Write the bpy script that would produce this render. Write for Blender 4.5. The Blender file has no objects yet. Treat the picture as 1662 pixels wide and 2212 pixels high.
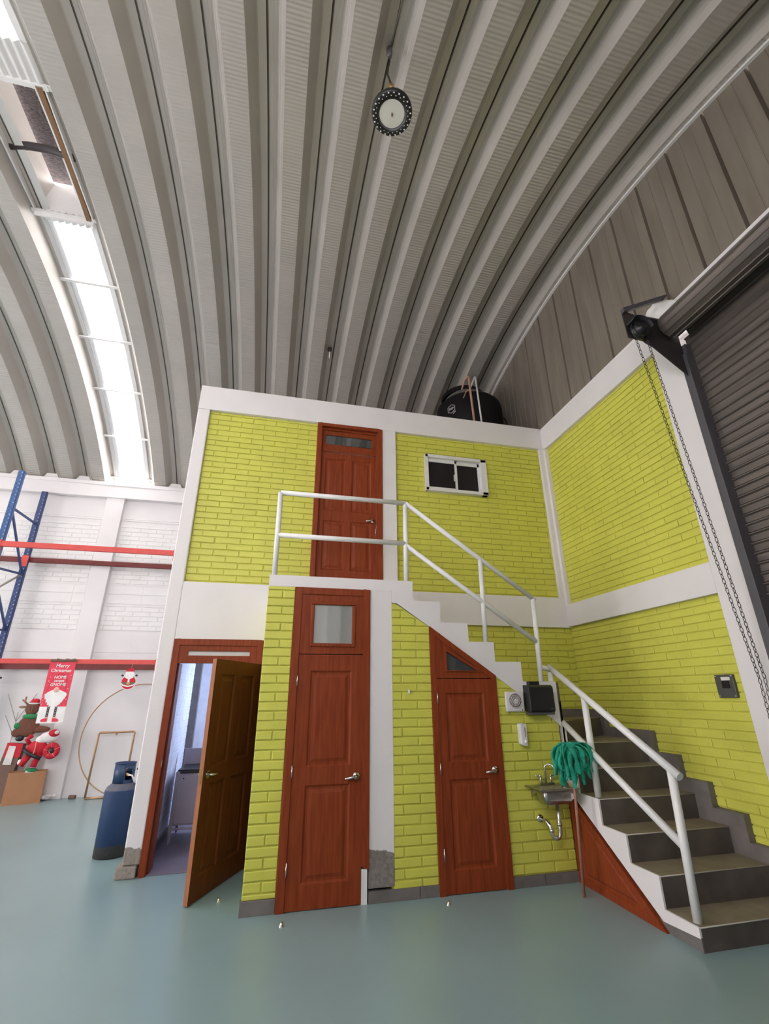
import bpy, math, random
from mathutils import Vector, Matrix
random.seed(7)
S = bpy.context.scene
COL = S.collection

# ------------------------------------------------------------------ camera
IMG_W = 1662.0
F_PX, CX, CY, CZ, YAW, PITCH, ROLL = 1002.14, -0.5266, -5.7302, 1.5877, 0.234177, 0.376117, -0.0061728
cam_d = bpy.data.cameras.new('camera')
cam = bpy.data.objects.new('camera', cam_d); COL.objects.link(cam)
cam_d.sensor_fit = 'HORIZONTAL'; cam_d.sensor_width = 36.0
cam_d.lens = 36.0 * F_PX / IMG_W
cam_d.clip_start = 0.05; cam_d.clip_end = 200
fw = Vector((math.sin(YAW) * math.cos(PITCH), math.cos(YAW) * math.cos(PITCH), math.sin(PITCH)))
rt = Vector((math.cos(YAW), -math.sin(YAW), 0)); up = rt.cross(fw)
r2 = rt * math.cos(ROLL) + up * math.sin(ROLL); u2 = -rt * math.sin(ROLL) + up * math.cos(ROLL)
cam.matrix_world = Matrix(((r2.x, u2.x, -fw.x, CX), (r2.y, u2.y, -fw.y, CY), (r2.z, u2.z, -fw.z, CZ), (0, 0, 0, 1)))
S.camera = cam

# ------------------------------------------------------------------ world / light / exposure
S.view_settings.view_transform = 'Standard'; S.view_settings.look = 'None'
S.view_settings.gamma = 1.0; S.view_settings.use_curve_mapping = False
S.view_settings.exposure = 0.0
W = bpy.data.worlds.new('sky'); S.world = W; W.use_nodes = True
bg = W.node_tree.nodes['Background']
bg.inputs['Color'].default_value = (1.0, 0.945, 0.95, 1); bg.inputs['Strength'].default_value = 14.0

def portal(name, x0, x1, y0, z0, y1, z1):
    """sky portal over one skylight sheet, between two points of the arch"""
    d = bpy.data.lights.new(name, 'AREA'); d.shape = 'RECTANGLE'
    a = Vector(((x0 + x1) / 2, y0, z0)); b = Vector(((x0 + x1) / 2, y1, z1))
    d.size = abs(x1 - x0); d.size_y = (b - a).length; d.cycles.is_portal = True
    o = bpy.data.objects.new(name, d); COL.objects.link(o)
    yv = (b - a).normalized(); xv = Vector((1, 0, 0)); zv = xv.cross(yv)
    if zv.z < 0: xv = -xv; zv = xv.cross(yv)
    m = (a + b) / 2
    o.matrix_world = Matrix(((xv.x, yv.x, zv.x, m.x), (xv.y, yv.y, zv.y, m.y), (xv.z, yv.z, zv.z, m.z), (0, 0, 0, 1)))

AY, AZ, AR = -1.164, -1.59, 9.213       # arch centre (y, z) and radius of its low flats
def arc(y, dr=0.0): return AZ + math.sqrt((AR + dr) ** 2 - (y - AY) ** 2)
YB, YF = 4.355, -6.683                   # back and front walls
XL, XR, XG = -14.0, 3.43, 3.45           # left end, right wall face, gable sheet
PITCHX, OFFX = 0.601, -0.433
SKY = [(-4.075, -3.41), (-7.68, -7.01), (-11.29, -10.62)]  # first strip real; the rest unseen and added for light from the left
for i, (a, b) in enumerate(SKY):
    for (y0, y1) in ((-6.3, -4.2), (-4.2, -1.9), (-0.5, 1.6), (1.6, 3.0), (3.0, 4.25)):
        portal('sky_portal', a, b, y0, arc(y0, 0.34), y1, arc(y1, 0.34))
# high opening added unseen in the front wall, for daylight on the facade
d = bpy.data.lights.new('window_portal', 'AREA'); d.shape = 'RECTANGLE'; d.size = 3.9; d.size_y = 1.2; d.cycles.is_portal = True
o = bpy.data.objects.new('window_portal', d); COL.objects.link(o)
o.location = (-2.55, YF - 0.12, 4.6); o.rotation_euler = (math.radians(90), 0, math.radians(180))
# unseen opening added in the far left gable to bring daylight from the left
d = bpy.data.lights.new('added_left_portal', 'AREA'); d.shape = 'RECTANGLE'; d.size = 3.5; d.size_y = 5.0; d.cycles.is_portal = True
o = bpy.data.objects.new('added_left_portal', d); COL.objects.link(o)
o.location = (XL - 0.15, -1.6, 1.75); o.rotation_euler = (0, math.radians(-90), 0)
# added area lamp standing in for bluish daylight in the kitchenette
d = bpy.data.lights.new('kitchen_fill', 'AREA'); d.shape = 'RECTANGLE'; d.size = 1.0; d.size_y = 0.5
d.energy = 36; d.color = (0.55, 0.66, 1.0)
o = bpy.data.objects.new('kitchen_fill', d); COL.objects.link(o)
o.location = (-0.35, 1.9, 1.75); o.rotation_euler = (0, math.radians(70), 0)

# ------------------------------------------------------------------ materials
MATS = {}
def lin(c):
    return tuple((x / 12.92 if x <= 0.04045 else ((x + 0.055) / 1.055) ** 2.4) for x in c)
def mat(name, color, rough=0.6, metal=0.0, noise=0.08, nscale=8.0, bump=0.0, bscale=60.0, spec=0.5, stretch=None, color2=None, n2=0.5, coat=0.0):
    m = bpy.data.materials.new(name); m.use_nodes = True; nt = m.node_tree; N = nt.nodes; L = nt.links
    b = N['Principled BSDF']; b.inputs['Roughness'].default_value = rough; b.inputs['Metallic'].default_value = metal
    b.inputs['Specular IOR Level'].default_value = spec
    if coat: b.inputs['Coat Weight'].default_value = coat
    tc = N.new('ShaderNodeTexCoord'); mp = N.new('ShaderNodeMapping')
    g = N.new('ShaderNodeNewGeometry')
    L.new(g.outputs['Position'], mp.inputs['Vector'])
    if stretch: mp.inputs['Scale'].default_value = stretch
    nz = N.new('ShaderNodeTexNoise'); nz.inputs['Scale'].default_value = nscale; nz.inputs['Detail'].default_value = 5
    L.new(mp.outputs['Vector'], nz.inputs['Vector'])
    rp = N.new('ShaderNodeValToRGB'); rp.color_ramp.elements[0].position = 0.3; rp.color_ramp.elements[1].position = 0.7
    c2 = color2 if color2 else tuple(min(1, x * (1 + noise)) for x in color)
    c1 = color if color2 else tuple(x * (1 - noise) for x in color)
    rp.color_ramp.elements[0].color = (*c1, 1); rp.color_ramp.elements[1].color = (*c2, 1)
    L.new(nz.outputs['Fac'], rp.inputs['Fac']); L.new(rp.outputs['Color'], b.inputs['Base Color'])
    if bump:
        n2_ = N.new('ShaderNodeTexNoise'); n2_.inputs['Scale'].default_value = bscale; n2_.inputs['Detail'].default_value = 3
        L.new(mp.outputs['Vector'], n2_.inputs['Vector'])
        bp = N.new('ShaderNodeBump'); bp.inputs['Strength'].default_value = bump; bp.inputs['Distance'].default_value = 0.01
        L.new(n2_.outputs['Fac'], bp.inputs['Height']); L.new(bp.outputs['Normal'], b.inputs['Normal'])
    MATS[name] = m; return m

LIME = mat('lime_paint', (0.62, 0.615, 0.095), 0.5, noise=0.05, nscale=3, bump=0.25, bscale=45)
WHITE = mat('white_paint', (0.775, 0.745, 0.745), 0.55, noise=0.025, nscale=2.5, bump=0.08, bscale=60)
WHITEB = mat('white_brick_paint', (0.80, 0.785, 0.775), 0.6, noise=0.03, nscale=4, bump=0.25, bscale=40)
WOOD = mat('red_wood', (0.195, 0.031, 0.008), 0.5, spec=0.22, nscale=3, stretch=(14, 14, 1.1), color2=(0.265, 0.052, 0.014), bump=0.05, bscale=9)
WOODB = mat('brown_wood', (0.105, 0.028, 0.008), 0.5, spec=0.22, nscale=3, stretch=(14, 14, 1.1), color2=(0.15, 0.043, 0.012), bump=0.05, bscale=9)
WOODD = mat('brown_wood_edge', (0.30, 0.10, 0.04), 0.5, nscale=3, stretch=(14, 14, 1.1), color2=(0.38, 0.14, 0.055))
TILE = mat('grey_skirting_tile', (0.135, 0.12, 0.112), 0.55, nscale=7, color2=(0.19, 0.17, 0.16), bump=0.1, bscale=30)
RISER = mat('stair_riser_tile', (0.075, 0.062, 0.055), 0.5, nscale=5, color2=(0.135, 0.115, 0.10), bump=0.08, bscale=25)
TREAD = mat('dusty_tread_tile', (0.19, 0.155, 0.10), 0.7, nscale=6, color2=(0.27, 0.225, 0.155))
NOSE = mat('tread_nosing', (0.42, 0.39, 0.34), 0.5)
RAIL = mat('white_enamel_pipe', (0.78, 0.775, 0.76), 0.32, noise=0.03, nscale=20)
ROOF = mat('galvanised_roof', (0.50, 0.47, 0.43), 0.42, metal=0.25, noise=0.06, nscale=1.2)
GABLE = mat('gable_sheet', (0.215, 0.18, 0.145), 0.5, metal=0.2, nscale=1.5, stretch=(1, 5, 0.7), color2=(0.27, 0.235, 0.195))
GROOVE = mat('gable_groove', (0.10, 0.085, 0.07), 0.7)
FRAMEW = mat('white_aluminium', (0.74, 0.73, 0.72), 0.35, noise=0.02)
DARK = mat('black_plastic', (0.012, 0.012, 0.013), 0.38, noise=0.1)
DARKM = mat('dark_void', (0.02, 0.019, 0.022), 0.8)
TANK = mat('black_tank_plastic', (0.007, 0.006, 0.007), 0.6, spec=0.25)
CHROME = mat('chrome', (0.62, 0.60, 0.57), 0.18, metal=1.0, noise=0.03)
STEEL = mat('stainless_steel', (0.42, 0.40, 0.38), 0.3, metal=1.0, noise=0.12, nscale=30)
SHUT = mat('shutter_slats', (0.115, 0.10, 0.09), 0.42, metal=0.5, nscale=2.0, stretch=(1, 0.35, 9), color2=(0.20, 0.168, 0.148))
GUIDE = mat('grey_guide_steel', (0.105, 0.10, 0.115), 0.5, metal=0.3)
BRKT = mat('dark_bracket_steel', (0.062, 0.052, 0.055), 0.5, metal=0.4)
BLUE = mat('blue_gas_paint', (0.010, 0.036, 0.10), 0.45, noise=0.2, nscale=10)
RBLUE = mat('blue_rack_paint', (0.035, 0.10, 0.27), 0.4, noise=0.08)
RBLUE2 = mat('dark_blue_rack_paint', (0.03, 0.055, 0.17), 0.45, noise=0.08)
RRED = mat('red_rack_paint', (0.62, 0.07, 0.06), 0.45, noise=0.08)
CARD = mat('cardboard', (0.43, 0.21, 0.105), 0.8, noise=0.07, nscale=5)
GOLD = mat('gold_pipe', (0.46, 0.28, 0.15), 0.35, metal=0.7)
TEAL = mat('teal_cloth', (0.018, 0.36, 0.23), 0.85, noise=0.25, nscale=30, bump=0.5, bscale=120)
MOPW = mat('mop_handle_wood', (0.34, 0.15, 0.10), 0.5, nscale=6, stretch=(8, 8, 1))
COPPER = mat('orange_pipe', (0.52, 0.30, 0.22), 0.5)
RED = mat('red_felt', (0.55, 0.012, 0.03), 0.75, noise=0.1, nscale=40)
PINKRED = mat('banner_red', (0.70, 0.045, 0.085), 0.7, noise=0.03)
BERRY = mat('banner_dark_red', (0.50, 0.03, 0.06), 0.7)
FELTW = mat('white_felt', (0.80, 0.78, 0.76), 0.85, bump=0.3, bscale=150)
BROWN = mat('brown_felt', (0.16, 0.06, 0.035), 0.85, noise=0.15, nscale=30)
TAN = mat('antler_felt', (0.30, 0.19, 0.12), 0.85)
GREEN = mat('green_felt', (0.03, 0.24, 0.09), 0.85, noise=0.2, nscale=40)
SKIN = mat('nose_pink', (0.75, 0.42, 0.34), 0.7)
PLASTW = mat('white_plastic', (0.72, 0.69, 0.70), 0.35, noise=0.02)
PANELG = mat('grey_panel_plate', (0.075, 0.075, 0.068), 0.45)
BRASS = mat('brass', (0.55, 0.33, 0.13), 0.35, metal=0.8)
LENS = mat('lamp_lens', (0.62, 0.62, 0.55), 0.35, noise=0.03)
LEDB = mat('lamp_black', (0.012, 0.012, 0.012), 0.4)
STOVE = mat('stove_white_enamel', (0.40, 0.36, 0.40), 0.5, noise=0.04)
KWALL = mat('kitchen_white_brick', (0.70, 0.70, 0.72), 0.6, bump=0.2, bscale=40)
KFLOOR = mat('kitchen_floor', (0.19, 0.16, 0.19), 0.5, noise=0.1)
BATTEN = mat('vent_batten_wood', (0.17, 0.09, 0.04), 0.6, nscale=4, stretch=(10, 1, 10), color2=(0.24, 0.13, 0.06))
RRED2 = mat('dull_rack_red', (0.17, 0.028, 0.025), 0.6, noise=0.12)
RUST = mat('rusty_steel', (0.17, 0.10, 0.075), 0.7)
MESHD = mat('dark_vent_mesh', (0.035, 0.026, 0.03), 0.7, nscale=25, stretch=(1, 3, 1), color2=(0.16, 0.13, 0.13))
WIRE = mat('grey_wire', (0.30, 0.29, 0.25), 0.5)
PAPER = mat('paper_label', (0.70, 0.67, 0.62), 0.7)

def stained(name, base, stain, zline, amp, ns=9.0):
    """paint that is missing below an irregular line: bare mortar shows there"""
    m = bpy.data.materials.new(name); m.use_nodes = True; nt = m.node_tree; N = nt.nodes; L = nt.links
    b = N['Principled BSDF']; b.inputs['Roughness'].default_value = 0.65
    g = N.new('ShaderNodeNewGeometry'); sp = N.new('ShaderNodeSeparateXYZ'); L.new(g.outputs['Position'], sp.inputs[0])
    nz = N.new('ShaderNodeTexNoise'); nz.inputs['Scale'].default_value = ns; nz.inputs['Detail'].default_value = 6
    L.new(g.outputs['Position'], nz.inputs['Vector'])
    ma = N.new('ShaderNodeMath'); ma.operation = 'MULTIPLY_ADD'; ma.inputs[1].default_value = amp; ma.inputs[2].default_value = zline - amp * 0.5
    L.new(nz.outputs['Fac'], ma.inputs[0])
    lt = N.new('ShaderNodeMath'); lt.operation = 'SUBTRACT'; L.new(ma.outputs[0], lt.inputs[0]); L.new(sp.outputs['Z'], lt.inputs[1])
    sc = N.new('ShaderNodeMath'); sc.operation = 'MULTIPLY'; sc.inputs[1].default_value = 120; sc.use_clamp = True; L.new(lt.outputs[0], sc.inputs[0])
    n2 = N.new('ShaderNodeTexNoise'); n2.inputs['Scale'].default_value = 40; n2.inputs['Detail'].default_value = 6
    L.new(g.outputs['Position'], n2.inputs['Vector'])
    rp = N.new('ShaderNodeValToRGB'); rp.color_ramp.elements[0].position = 0.35; rp.color_ramp.elements[1].position = 0.7
    rp.color_ramp.elements[0].color = (*[x * 0.78 for x in stain], 1); rp.color_ramp.elements[1].color = (*[x * 1.2 for x in stain], 1)
    L.new(n2.outputs['Fac'], rp.inputs['Fac'])
    mx = N.new('ShaderNodeMix'); mx.data_type = 'RGBA'; L.new(sc.outputs[0], mx.inputs[0])
    mx.inputs[6].default_value = (*base, 1); L.new(rp.outputs['Color'], mx.inputs[7]); L.new(mx.outputs[2], b.inputs['Base Color'])
    bp = N.new('ShaderNodeBump'); bp.inputs['Strength'].default_value = 0.25; bp.inputs['Distance'].default_value = 0.01
    L.new(n2.outputs['Fac'], bp.inputs['Height']); L.new(bp.outputs['Normal'], b.inputs['Normal'])
    return m
PILLAR = stained('pillar_paint_worn', (0.775, 0.745, 0.745), (0.235, 0.205, 0.185), 0.36, 0.2, 5)
PILLAR2 = stained('corner_paint_worn', (0.775, 0.745, 0.745), (0.29, 0.25, 0.215), 0.245, 0.14, 11)
GASM = stained('gas_blue_worn', (0.009, 0.033, 0.098), (0.045, 0.043, 0.04), 0.115, 0.05, 14)
DUSTB = mat('dusty_gas_shoulder', (0.13, 0.115, 0.12), 0.7, nscale=12, color2=(0.05, 0.085, 0.16))

def glassy(name, color, rough=0.04, ior=1.9):
    m = mat(name, color, rough, noise=0.02); m.node_tree.nodes['Principled BSDF'].inputs['IOR'].default_value = ior
    m.node_tree.nodes['Principled BSDF'].inputs['Specular IOR Level'].default_value = 0.5; return m
GLASSD = glassy('dark_window_glass', (0.018, 0.016, 0.017), 0.12, 1.45)
GLASSM = glassy('reflective_glass', (0.05, 0.055, 0.06), 0.03, 2.6)
GLASSW = glassy('white_frosted_glass', (0.66, 0.65, 0.65), 0.1, 1.5)
GLASSF = glassy('pale_glass', (0.30, 0.31, 0.305), 0.03, 3.4)

def floor_mat():
    m = mat('teal_epoxy_floor', (0.245, 0.355, 0.365), 0.30, noise=0.05, nscale=1.2, spec=0.6, bump=0.05, bscale=500)
    return m
FLOOR = floor_mat()

def roof_mat():
    """low flats of the arch panels: cross crimps run round the arch"""
    m = mat('galvanised_crimped', (0.50, 0.47, 0.43), 0.38, metal=0.3, noise=0.05, nscale=1.2)
    nt = m.node_tree; N = nt.nodes; L = nt.links; b = N['Principled BSDF']
    g = N.new('ShaderNodeNewGeometry'); sp = N.new('ShaderNodeSeparateXYZ'); L.new(g.outputs['Position'], sp.inputs[0])
    a = N.new('ShaderNodeMath'); a.operation = 'SUBTRACT'; a.inputs[1].default_value = AY; L.new(sp.outputs['Y'], a.inputs[0])
    c = N.new('ShaderNodeMath'); c.operation = 'SUBTRACT'; c.inputs[1].default_value = AZ; L.new(sp.outputs['Z'], c.inputs[0])
    t = N.new('ShaderNodeMath'); t.operation = 'ARCTAN2'; L.new(a.outputs[0], t.inputs[0]); L.new(c.outputs[0], t.inputs[1])
    k = N.new('ShaderNodeMath'); k.operation = 'MULTIPLY'; k.inputs[1].default_value = AR * 2 * math.pi / 0.042; L.new(t.outputs[0], k.inputs[0])
    s = N.new('ShaderNodeMath'); s.operation = 'SINE'; L.new(k.outputs[0], s.inputs[0])
    nz = N.new('ShaderNodeTexNoise'); nz.inputs['Scale'].default_value = 0.9; L.new(g.outputs['Position'], nz.inputs['Vector'])
    mu = N.new('ShaderNodeMath'); mu.operation = 'MULTIPLY'; L.new(s.outputs[0], mu.inputs[0]); L.new(nz.outputs['Fac'], mu.inputs[1])
    bp = N.new('ShaderNodeBump'); bp.inputs['Strength'].default_value = 0.6; bp.inputs['Distance'].default_value = 0.006
    L.new(mu.outputs[0], bp.inputs['Height']); L.new(bp.outputs['Normal'], b.inputs['Normal'])
    return m
ROOFC = roof_mat()

def sky_mat():
    m = bpy.data.materials.new('skylight_sheet'); m.use_nodes = True; nt = m.node_tree; N = nt.nodes; L = nt.links
    N.remove(N['Principled BSDF']); out = N['Material Output']
    tr = N.new('ShaderNodeBsdfTransparent'); tr.inputs['Color'].default_value = (0.93, 0.95, 0.96, 1)
    tl = N.new('ShaderNodeBsdfTranslucent'); tl.inputs['Color'].default_value = (0.85, 0.86, 0.86, 1)
    mx = N.new('ShaderNodeMixShader'); mx.inputs[0].default_value = 0.35
    L.new(tr.outputs[0], mx.inputs[1]); L.new(tl.outputs[0], mx.inputs[2]); L.new(mx.outputs[0], out.inputs['Surface'])
    return m
SKYM = sky_mat()

# ------------------------------------------------------------------ mesh collector
class MB:
    def __init__(s): s.v = []; s.f = []; s.mi = []; s.sm = []; s.mats = []
    def m(s, mt):
        if mt is None: return 0
        if mt not in s.mats: s.mats.append(mt)
        return s.mats.index(mt)
    def raw(s, V, F, mt=None, smooth=False):
        o = len(s.v); k = s.m(mt); s.v += [tuple(p) for p in V]
        for f in F: s.f.append(tuple(i + o for i in f)); s.mi.append(k); s.sm.append(smooth)
        return s
    def box(s, x0, x1, y0, y1, z0, z1, mt=None):
        V = [(x, y, z) for x in (x0, x1) for y in (y0, y1) for z in (z0, z1)]
        return s.raw(V, [(0, 1, 3, 2), (4, 6, 7, 5), (0, 4, 5, 1), (2, 3, 7, 6), (0, 2, 6, 4), (1, 5, 7, 3)], mt)
    def prism(s, poly, a0, a1, axis='y', mt=None, smooth=False):
        """poly in the plane across axis; extruded from a0 to a1"""
        def P(p, a):
            if axis == 'y': return (p[0], a, p[1])
            if axis == 'x': return (a, p[0], p[1])
            return (p[0], p[1], a)
        n = len(poly); V = [P(p, a0) for p in poly] + [P(p, a1) for p in poly]
        s.raw(V, [tuple(range(n)), tuple(range(2 * n - 1, n - 1, -1))], mt)
        return s.raw(V, [(i, i + n, (i + 1) % n + n, (i + 1) % n) for i in range(n)], mt, smooth)
    def tube(s, pts, r, n=12, mt=None, cap=True, radii=None, closed=False):
        pts = [Vector(p) for p in pts]; V = []; k = len(pts); prev = None
        for i, p in enumerate(pts):
            if closed: t = pts[(i + 1) % k] - pts[i - 1]
            else: t = (pts[min(i + 1, k - 1)] - pts[max(i - 1, 0)])
            t.normalize()
            if prev is None:
                u = t.cross(Vector((0, 0, 1)))
                if u.length < 0.05: u = t.cross(Vector((0, 1, 0)))
            else: u = prev - t * prev.dot(t)
            u.normalize(); prev = u; w = t.cross(u); rr = radii[i] if radii else r
            for j in range(n):
                a = 2 * math.pi * j / n; V.append(p + (u * math.cos(a) + w * math.sin(a)) * rr)
        F = []
        for i in range(k if closed else k - 1):
            for j in range(n):
                a = i * n + j; b = i * n + (j + 1) % n; c = ((i + 1) % k) * n + (j + 1) % n; d_ = ((i + 1) % k) * n + j
                F.append((a, b, c, d_))
        s.raw(V, F, mt, True)
        if cap and not closed: s.raw(V[:n], [tuple(range(n - 1, -1, -1))], mt); s.raw(V[-n:], [tuple(range(n))], mt)
        return s
    def lathe(s, prof, c, n=32, mt=None, axis='z', smooth=True):
        V = []; F = []
        for (r, h) in prof:
            for j in range(n):
                a = 2 * math.pi * j / n; p = (r * math.cos(a), r * math.sin(a), h)
                if axis == 'y': p = (p[0], p[2], p[1])
                if axis == 'x': p = (p[2], p[0], p[1])
                V.append((c[0] + p[0], c[1] + p[1], c[2] + p[2]))
        for i in range(len(prof) - 1):
            for j in range(n): F.append((i * n + j, i * n + (j + 1) % n, (i + 1) * n + (j + 1) % n, (i + 1) * n + j))
        return s.raw(V, F, mt, smooth)
    def disc(s, c, r, n=32, mt=None, axis='z'):
        return s.lathe([(0.0001, 0), (r, 0)], c, n, mt, axis, False)
    def blob(s, c, rx, ry, rz, mt=None, n=16, m_=10):
        V = []; F = []
        for i in range(m_ + 1):
            t = math.pi * i / m_
            for j in range(n):
                a = 2 * math.pi * j / n
                V.append((c[0] + rx * math.sin(t) * math.cos(a), c[1] + ry * math.sin(t) * math.sin(a), c[2] + rz * math.cos(t)))
        for i in range(m_):
            for j in range(n): F.append((i * n + j, (i + 1) * n + j, (i + 1) * n + (j + 1) % n, i * n + (j + 1) % n))
        return s.raw(V, F, mt, True)
    def build(s, name, mt=None, parent=None, bev=0.0, loc=None, seg=2):
        me = bpy.data.meshes.new(name); o = bpy.data.objects.new(name, me); COL.objects.link(o)
        if parent is not None: org = ORG[parent.name]
        elif loc is not None: org = Vector(loc); o.location = org
        else: org = Vector((0, 0, 0))
        ORG[o.name] = org
        me.from_pydata([(x - org.x, y - org.y, z - org.z) for x, y, z in s.v], [], s.f)
        if s.mats:
            for q in s.mats: me.materials.append(q)
            me.polygons.foreach_set('material_index', s.mi)
        else: me.materials.append(mt)
        me.polygons.foreach_set('use_smooth', s.sm); me.validate(); me.update()
        import bmesh
        bm = bmesh.new(); bm.from_mesh(me)
        if len(s.v) < 60000 and not getattr(s, 'keepnormals', False):
            bmesh.ops.remove_doubles(bm, verts=bm.verts, dist=1e-5)
            bmesh.ops.recalc_face_normals(bm, faces=bm.faces)
        bm.to_mesh(me); bm.free()
        if bev:
            md = o.modifiers.new('bevel', 'BEVEL'); md.width = bev; md.segments = seg; md.limit_method = 'ANGLE'; md.angle_limit = math.radians(40)
        if parent is not None: o.parent = parent
        return o
ORG = {}
def root(name, loc, label, cat, group=None, kind=None):
    o = bpy.data.objects.new(name, None); COL.objects.link(o); o.location = loc; o.empty_display_size = 0.1
    ORG[o.name] = Vector(loc); return tag(o, label, cat, group, kind)
def tag(o, label, cat, group=None, kind=None):
    if label: o['label'] = label
    if cat: o['category'] = cat
    if group: o['group'] = group
    if kind: o['kind'] = kind
    return o
def box(x0, x1, y0, y1, z0, z1, mt=None): return MB().box(x0, x1, y0, y1, z0, z1, mt)

# ------------------------------------------------------------------ brickwork
def clip(poly, A):
    """clip polygon by convex polygon A (counter-clockwise)"""
    out = poly
    for i in range(len(A)):
        (ax, ay), (bx, by) = A[i], A[(i + 1) % len(A)]; nx, ny = -(by - ay), bx - ax
        res = []
        for j in range(len(out)):
            p, q = out[j], out[(j + 1) % len(out)]
            dp = (p[0] - ax) * nx + (p[1] - ay) * ny; dq = (q[0] - ax) * nx + (q[1] - ay) * ny
            if dp >= 0: res.append(p)
            if (dp >= 0) != (dq >= 0):
                t = dp / (dp - dq); res.append((p[0] + (q[0] - p[0]) * t, p[1] + (q[1] - p[1]) * t))
        out = res
        if len(out) < 3: return []
    return out
def bricks(mb, regions, P, L, H, a_ph, z_ph, g=0.011, d=0.013, bev=0.006, holes=(), jit=0.002, mt=None, seed=1, gv=None):
    """P(a, z, d) maps wall coordinates to world; regions: convex ccw polygons"""
    rnd = random.Random(seed); gv = g if gv is None else gv
    for R in regions:
        a0 = min(p[0] for p in R); a1 = max(p[0] for p in R); z0 = min(p[1] for p in R); z1 = max(p[1] for p in R)
        if holes:
            A = sorted({a0, a1} | {h[0] for h in holes} | {h[1] for h in holes}); Z = sorted({z0, z1} | {h[2] for h in holes} | {h[3] for h in holes})
            for p, q in zip(A, A[1:]):
                for u, w in zip(Z, Z[1:]):
                    if any(h[0] < (p + q) / 2 < h[1] and h[2] < (u + w) / 2 < h[3] for h in holes): continue
                    mb.raw([P(p, u, 0), P(q, u, 0), P(q, w, 0), P(p, w, 0)], [(0, 1, 2, 3)], mt)
        else: mb.raw([P(a, z, 0) for a, z in R], [tuple(range(len(R)))], mt)
        k = math.floor((z0 - z_ph) / H) - 1
        while z_ph + k * H < z1:
            zb = z_ph + k * H; off = a_ph + (0.5 * L if k % 2 else 0.0)
            j = math.floor((a0 - off) / L) - 1
            while off + j * L < a1:
                x0 = off + j * L + gv / 2 + rnd.uniform(-jit, jit); x1 = off + (j + 1) * L - gv / 2 + rnd.uniform(-jit, jit)
                rects = [(x0, x1, zb + g / 2 + rnd.uniform(-jit, jit) * 0.5, zb + H - g / 2)]
                for (h0, h1, v0, v1) in holes:
                    nr = []
                    for (p0, p1, q0, q1) in rects:
                        if p1 <= h0 or p0 >= h1 or q1 <= v0 or q0 >= v1: nr.append((p0, p1, q0, q1)); continue
                        if p0 < h0: nr.append((p0, h0, q0, q1))
                        if p1 > h1: nr.append((h1, p1, q0, q1))
                        m0, m1 = max(p0, h0), min(p1, h1)
                        if q0 < v0: nr.append((m0, m1, q0, v0))
                        if q1 > v1: nr.append((m0, m1, v1, q1))
                    rects = nr
                for (p0, p1, q0, q1) in rects:
                    if p1 - p0 < 0.014 or q1 - q0 < 0.012: continue
                    c = clip([(p0, q0), (p1, q0), (p1, q1), (p0, q1)], R)
                    if len(c) < 3: continue
                    xs = [p[0] for p in c]; zs = [p[1] for p in c]
                    if max(xs) - min(xs) < 0.014 or max(zs) - min(zs) < 0.012: continue
                    cx, cz = (max(xs) + min(xs)) / 2, (max(zs) + min(zs)) / 2
                    hx, hz = (max(xs) - min(xs)) / 2, (max(zs) - min(zs)) / 2
                    bx, bz = 1 - min(bev / hx, 0.4), 1 - min(bev / hz, 0.4)
                    dd = d * rnd.uniform(0.85, 1.1); n = len(c)
                    V = [P(a, z, 0) for a, z in c] + [P(a, z, dd * 0.72) for a, z in c] + [P(cx + (a - cx) * bx, cz + (z - cz) * bz, dd) for a, z in c]
                    F = [tuple(range(2 * n, 3 * n))]
                    for i in range(n):
                        i2 = (i + 1) % n; F += [(i, i2, n + i2, n + i), (n + i, n + i2, 2 * n + i2, 2 * n + i)]
                    mb.raw(V, F, mt)
                j += 1
            k += 1
    return mb
def to_mesh_obj(to):
    dg = bpy.context.evaluated_depsgraph_get(); me = bpy.data.meshes.new_from_object(to.evaluated_get(dg))
    n = bpy.data.objects.new(to.name, me); COL.objects.link(n); n.parent = to.parent; n.matrix_local = to.matrix_local.copy()
    nm = to.name; bpy.data.objects.remove(to); n.name = nm; return n
def rect(a0, a1, z0, z1): return [(a0, z0), (a1, z0), (a1, z1), (a0, z1)]

# ================================================================== SETTING
# floor
tag(box(XL, 3.8, YF, YB + 0.3, -0.12, 0.0).build('floor', FLOOR), 'teal epoxy painted warehouse floor', 'floor', kind='structure')

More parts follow.
